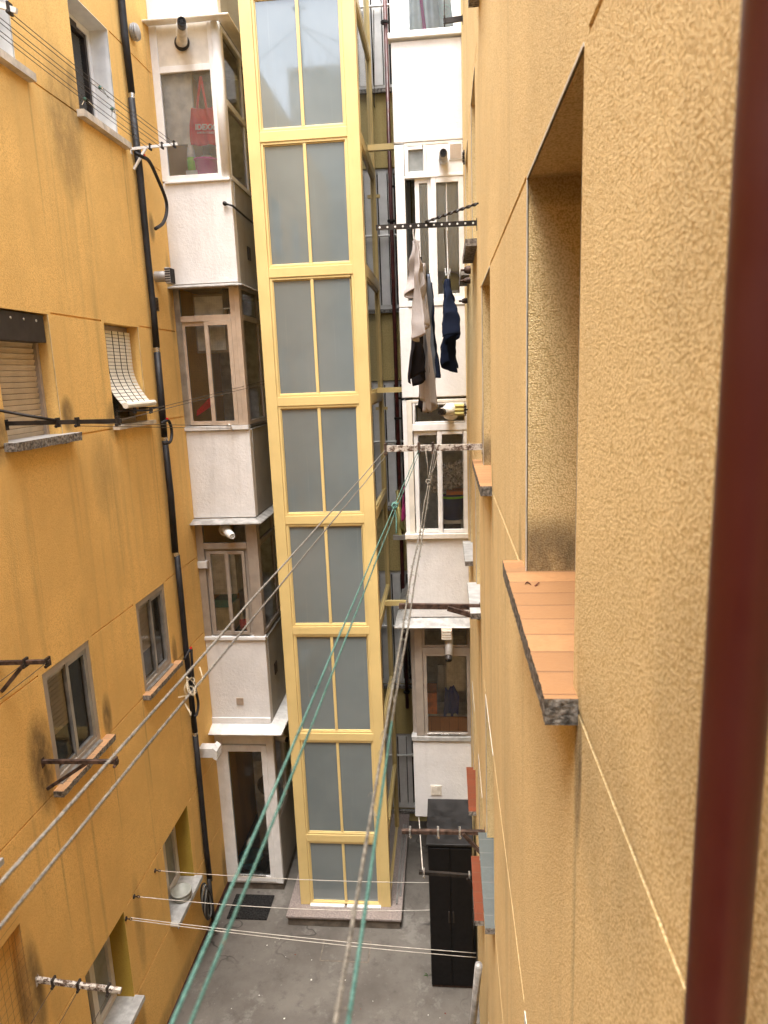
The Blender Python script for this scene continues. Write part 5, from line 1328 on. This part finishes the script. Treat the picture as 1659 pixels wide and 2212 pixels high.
# laundry lines along the right wall
LA = [Vector((-.215, 5.3, 1.01)), Vector((-.195, 8.1, .93))]
LBn = [Vector((.012, 5.3, 1.0)), Vector((.05, 8.3, .95))]
line(LA[0], LA[1], .003, 'whiteline', 'left laundry line under the drilled arm', .03, 'laundry lines')
line(LBn[0], LBn[1], .003, 'wire', 'right laundry line under the drilled arm', .03, 'laundry lines')
line(LBn[0] + Vector((.022, 0, -.01)), LBn[1] + Vector((.022, 0, -.01)), .003, 'whiteline', 'second strand of the right laundry line', .03, 'laundry lines')

# ------------------------------------------------------------------ laundry
GL = 'clothes drying on the lines'
def garment(name, mat, X, y0, y1, ztop, length, label, cat, prof, amp=.05, seed=0, lean=0.0, spread=.5):
    """cloth pinned along a line that runs in Y; prof(v) -> (relative width, hem lift); folds push it in X"""
    rnd = random.Random(seed); ph = [rnd.uniform(0, 6) for _ in range(6)]
    def fn(u, v):
        w = prof(u, v)
        yc = (y0 + y1) / 2; y = yc + (u - .5) * (y1 - y0) * w
        fold = math.sin(u * 10 + ph[0] + v * .5) * amp * (.25 + .75 * v) + math.sin(u * 19 + ph[1] - v * .8) * amp * .5 * (.3 + v)
        z = ztop - v * length + .02 * math.sin(u * 8 + ph[3]) * v * 3 - .05 * abs(u - .5) * (1 - v)
        cr = mnoise.noise((u * 4 + seed, v * 3, seed * 1.7)) * amp * .6 + mnoise.noise((u * 9 + seed, v * 8, seed)) * amp * .25
        return (X + fold + cr + lean * v, y + .02 * math.sin(v * 7 + ph[4]), z)
    o = clothgrid(fn, 48, 44, mat, name, None, .006)
    return tag(o, label, cat, GL)
sh = lambda u, v: .75 + .25 * min(1, v * 3)
garment('sweatshirt', 'c_grey', -.205, 5.30, 5.95, .985, .68, 'light grey sweatshirt, nearest garment on the left laundry line', 'sweatshirt', sh, .045, 3)
slv = lambda u, v: .5 + .3 * v
garment('sleeve_top', 'c_grey', -.20, 5.36, 5.52, .96, .36, 'small bunched grey top pinned over the grey sweatshirt', 'top', slv, .05, 11)
garment('trousers', 'c_black', -.225, 5.95, 6.5, .96, 1.02, 'black trousers behind the grey sweatshirt', 'trousers', lambda u, v: .8 + .15 * v, .055, 5)
garment('trousers', 'c_black', -.185, 6.55, 7.0, .95, 1.28, 'dark trousers, longest garment on the left laundry line', 'trousers', lambda u, v: .85, .05, 9)
garment('leggings', 'c_grey', -.175, 6.3, 6.62, .95, 1.26, 'light grey leggings between the two dark trousers', 'leggings', lambda u, v: .8 - .2 * v, .05, 13)
garment('shirt', 'c_blue', -.165, 7.0, 7.5, .95, 1.05, 'steel blue shirt behind the dark trousers', 'shirt', sh, .05, 17)
garment('jacket', 'c_navy', -.135, 7.55, 8.0, .94, .95, 'black-blue jacket, farthest garment on the left laundry line', 'jacket', lambda u, v: .5 + .5 * v, .06, 19)
garment('hoodie', 'c_navy', .045, 7.2, 7.75, .93, .62, 'navy hoodie hanging alone on the right laundry line', 'hoodie', lambda u, v: .35 + .65 * min(1, v * 1.7), .075, 23)
garment('track_bottoms', 'c_navy', .035, 7.3, 7.7, .70, .66, 'navy track bottoms hanging below the hoodie', 'trousers', lambda u, v: .85 - .2 * v, .065, 29)
ky = 9.2
garment('towel', 'c_yel', -.68, ky - .2, ky + .2, -1.55, .55, 'pale yellow towel hung in the gap beside the lift', 'towel', sh, .04, 31)
garment('towel', 'c_pink', -.58, ky - .2, ky + .2, -1.5, .38, 'pink towel hung in the gap beside the white balcony', 'towel', sh, .04, 37)
line((-.68, 8.95, -1.53), (-.60, 9.45, -1.48), .004, 'wire', 'short line carrying the yellow and pink towels', 0, 'laundry lines')
mb = MB(); mb.box(-.74, RX0, 9.0, 9.06, -2.19, -2.13, 'alu'); item(mb, 'cable_tray', 'short grey channel fixed to the balcony side in the gap', 'channel')
for i, (X, y) in enumerate(((-.205, 5.4), (-.21, 5.78), (-.2, 6.02), (.03, 7.45), (.055, 7.5))):
    mb = MB(); mb.bar((X - .006, y, .96), (X - .012, y, 1.03), .012, .01, 'whitepl'); mb.bar((X + .006, y, .96), (X + .012, y, 1.03), .012, .01, 'whitepl')
    item(mb, 'clothes_peg', ('white peg on the near corner of the grey sweatshirt', 'white peg on the far corner of the grey sweatshirt', 'white peg on the black trousers', 'white peg on the left of the navy hoodie', 'white peg on the right of the navy hoodie')[i], 'peg', 'white clothes pegs')

# ------------------------------------------------------------------ things on the ground and sills
cb = thing('storage_cabinet', (-.05, 7.4, ZF), 'tall matt black storage cabinet on the courtyard floor', 'cabinet')
CZ = -5.27
mb = MB(); mb.box(-.305, .195, 7.02, 7.84, ZF + .03, CZ - .03, 'cabfront'); mb.build('body', cb, bevel=.008)
mb = MB(); mb.box(-.325, .215, 7.0, 7.86, CZ - .029, CZ, 'cabtop'); mb.build('top', cb, bevel=.006)
for (x0, x1) in ((-.295, -.06), (-.05, .185)):
    mb = MB(); mb.box(x0, x1, 7.006, 7.02, ZF + .06, CZ - .06, 'cabfront'); mb.box((x1 - .03) if x0 < -.2 else x0 + .012, (x1 - .012) if x0 < -.2 else x0 + .03, 6.996, 7.006, -6.3, -6.15, 'blackmet'); mb.build('door', cb, bevel=.004)
mb = MB(); mb.box(-.30, .19, 7.03, 7.83, ZF, ZF + .03, 'brownmet'); mb.build('base', cb)
basin = thing('basin', (XL - .02, 7.0, SIL - 2 * ST + .0045), 'grey plastic basin on the white ground floor sill', 'basin')
c = Vector((XL - .015, 7.02, SIL - 2 * ST + .005))
mb = MB(); mb.lathe(c, [(0, 0), (.095, 0), (.115, .10), (.125, .10), (.125, .115), (.105, .115), (.088, .012), (0, .012)], 'greypl', n=30); mb.build('body', basin, True)
mb = MB(); mb.lathe(c, [(.112, .06), (.118, .06), (.119, .068), (.113, .068)], 'greypl', n=30); mb.build('rim', basin, True)
mb = MB(); mb.box(-3.12, -2.56, 7.95, 8.40, ZF, ZF + .018, 'mat'); item(mb, 'doormat', 'dark doormat in front of the white lobby door', 'doormat', bevel=.006)
mc = thing('drain_cover', (atZ(747, 2055, ZF).x, atZ(747, 2055, ZF).y, ZF), 'square concrete drain cover in the courtyard floor before the lift step', 'drain cover')
pa, pb = atZ(700, 1980 + 40, ZF), atZ(797, 2075, ZF)
x0, x1, y0, y1 = atZ(697, 2055, ZF).x, atZ(797, 2055, ZF).x, atZ(750, 2076, ZF).y, atZ(750, 2034, ZF).y
mb = MB(); mb.box(x0, x1, y0, y1, ZF - .01, ZF + .006, 'concrete'); mb.build('slab', mc, bevel=.004)
mb = MB(); frame(mb, lambda u, v, d: Vector((u, v, ZF + d)), x0 - .018, x1 + .018, y0 - .018, y1 + .018, -.01, .004, .017, 'riser'); mb.build('rim', mc)
for (px, py, lab) in ((435, 2055, 0),): pass
lt = MB()
rnd = random.Random(4)
for i in range(48):
    x, y = rnd.uniform(-3.0, .1), rnd.uniform(4.2, 7.9)
    if -2.3 < x < -.65 and y > 7.7: continue
    s_ = rnd.choice((.006, .008, .010, .015)); a = rnd.uniform(0, 6.3)
    P = [(x + s_ * math.cos(a + k * 1.57) * rnd.uniform(.6, 1.2), y + s_ * math.sin(a + k * 1.57) * rnd.uniform(.6, 1.2)) for k in range(4)]
    z = ZF + .004; m_ = 'chip' if rnd.random() < .7 else 'leafdry'
    lt.face([(p[0], p[1], z) for p in P], m_); lt.face([(p[0] * .5 + x * .5, p[1] * .5 + y * .5, z + .004) for p in P], m_)
    for k in range(4):
        p, q_ = P[k], P[(k + 1) % 4]
        lt.face([(p[0], p[1], z), (q_[0], q_[1], z), (q_[0] * .5 + x * .5, q_[1] * .5 + y * .5, z + .004), (p[0] * .5 + x * .5, p[1] * .5 + y * .5, z + .004)], m_)
o = lt.build('litter'); o['kind'] = 'stuff'; o['label'] = 'scattered paint chips and leaf bits on the courtyard floor'; 
mb = MB(); c = atZ(1150, 1264, -.637)
for k in range(9):
    a, b = k / 9, (k + 1) / 9
    f_ = lambda t: c + Vector((-.022 + .044 * t, .012 * math.sin(t * 7), .002 + .004 * math.sin(t * 9)))
    w = lambda t: .006 * math.sin(math.pi * min(1, t * .93 + .04)) + .001
    p, q_ = f_(a), f_(b)
    mb.hexa([p + Vector((0, -w(a), 0)), q_ + Vector((0, -w(b), 0)), q_ + Vector((0, w(b), 0)), p + Vector((0, w(a), 0)), p + Vector((0, -w(a), .0015)), q_ + Vector((0, -w(b), .0015)), q_ + Vector((0, w(b), .0015)), p + Vector((0, w(a), .0015))], 'leafdry')
item(mb, 'dry_leaf', 'curled dry leaf on the near terracotta sill', 'leaf')
mb = MB(); c = atZ(422, 1990, ZF); 
lf = atZ(925, 2108, ZF)
for k in range(5):
    a = k * 1.1; mb.face([lf + Vector((0, 0, .003)), lf + Vector((.03 * math.cos(a), .02 * math.sin(a), .02)), lf + Vector((.07 * math.cos(a + .2), .05 * math.sin(a + .2), .012))], 'plant')
item(mb, 'green_leaf', 'small green leaf on the floor at the foot of the black cabinet', 'leaf')

# ------------------------------------------------------------------ light
w = bpy.data.worlds.new('World'); bpy.context.scene.world = w; w.use_nodes = True
nt = w.node_tree; nt.nodes.clear()
sky = nt.nodes.new('ShaderNodeTexSky'); sky.sky_type = 'NISHITA'; sky.sun_disc = False
SE, SR = 73, 194
sky.sun_elevation = R(SE); sky.sun_rotation = R(SR); sky.air_density = 1.0; sky.dust_density = 3.0
hs = nt.nodes.new('ShaderNodeHueSaturation'); hs.inputs['Saturation'].default_value = .5
bg_ = nt.nodes.new('ShaderNodeBackground'); bg_.inputs[1].default_value = .15
wo = nt.nodes.new('ShaderNodeOutputWorld')
nt.links.new(sky.outputs[0], hs.inputs['Color']); nt.links.new(hs.outputs[0], bg_.inputs[0]); nt.links.new(bg_.outputs[0], wo.inputs[0])
sl = bpy.data.lights.new('sun', 'SUN'); sl.energy = 1.3; sl.angle = R(30); sl.color = (1, .97, .93)
so = bpy.data.objects.new('sun', sl); C.objects.link(so)
sd = Vector((math.sin(R(SR)) * math.cos(R(SE)), math.cos(R(SR)) * math.cos(R(SE)), math.sin(R(SE))))
so.rotation_euler = sd.to_track_quat('Z', 'Y').to_euler()

# ------------------------------------------------------------------ camera
cam = bpy.data.cameras.new('camera'); co = bpy.data.objects.new('camera', cam); C.objects.link(co)
ex = Vector((dr.x, dd.x, -dn.x)); ey = Vector((dr.y, dd.y, -dn.y)); ez = Vector((dr.z, dd.z, -dn.z))
m = Matrix((( ex.x, -ey.x, -ez.x, 0), (ex.y, -ey.y, -ez.y, 0), (ex.z, -ey.z, -ez.z, 0), (0, 0, 0, 1)))
co.matrix_world = m
cam.sensor_fit = 'HORIZONTAL'; cam.sensor_width = 27; cam.lens = F / 1659 * 27
cam.clip_start = .02; cam.clip_end = 200
cam.dof.use_dof = True; cam.dof.focus_distance = 6.0; cam.dof.aperture_fstop = 7.0
sc = bpy.context.scene
sc.camera = co
sc.view_settings.view_transform = 'Standard'; sc.view_settings.look = 'None'; sc.view_settings.gamma = 1; sc.view_settings.exposure = 2.42
sc.cycles.max_bounces = 10; sc.cycles.diffuse_bounces = 6; sc.cycles.transparent_max_bounces = 16
sc.cycles.use_denoising = True
sc.cycles.caustics_reflective = False; sc.cycles.caustics_refractive = False
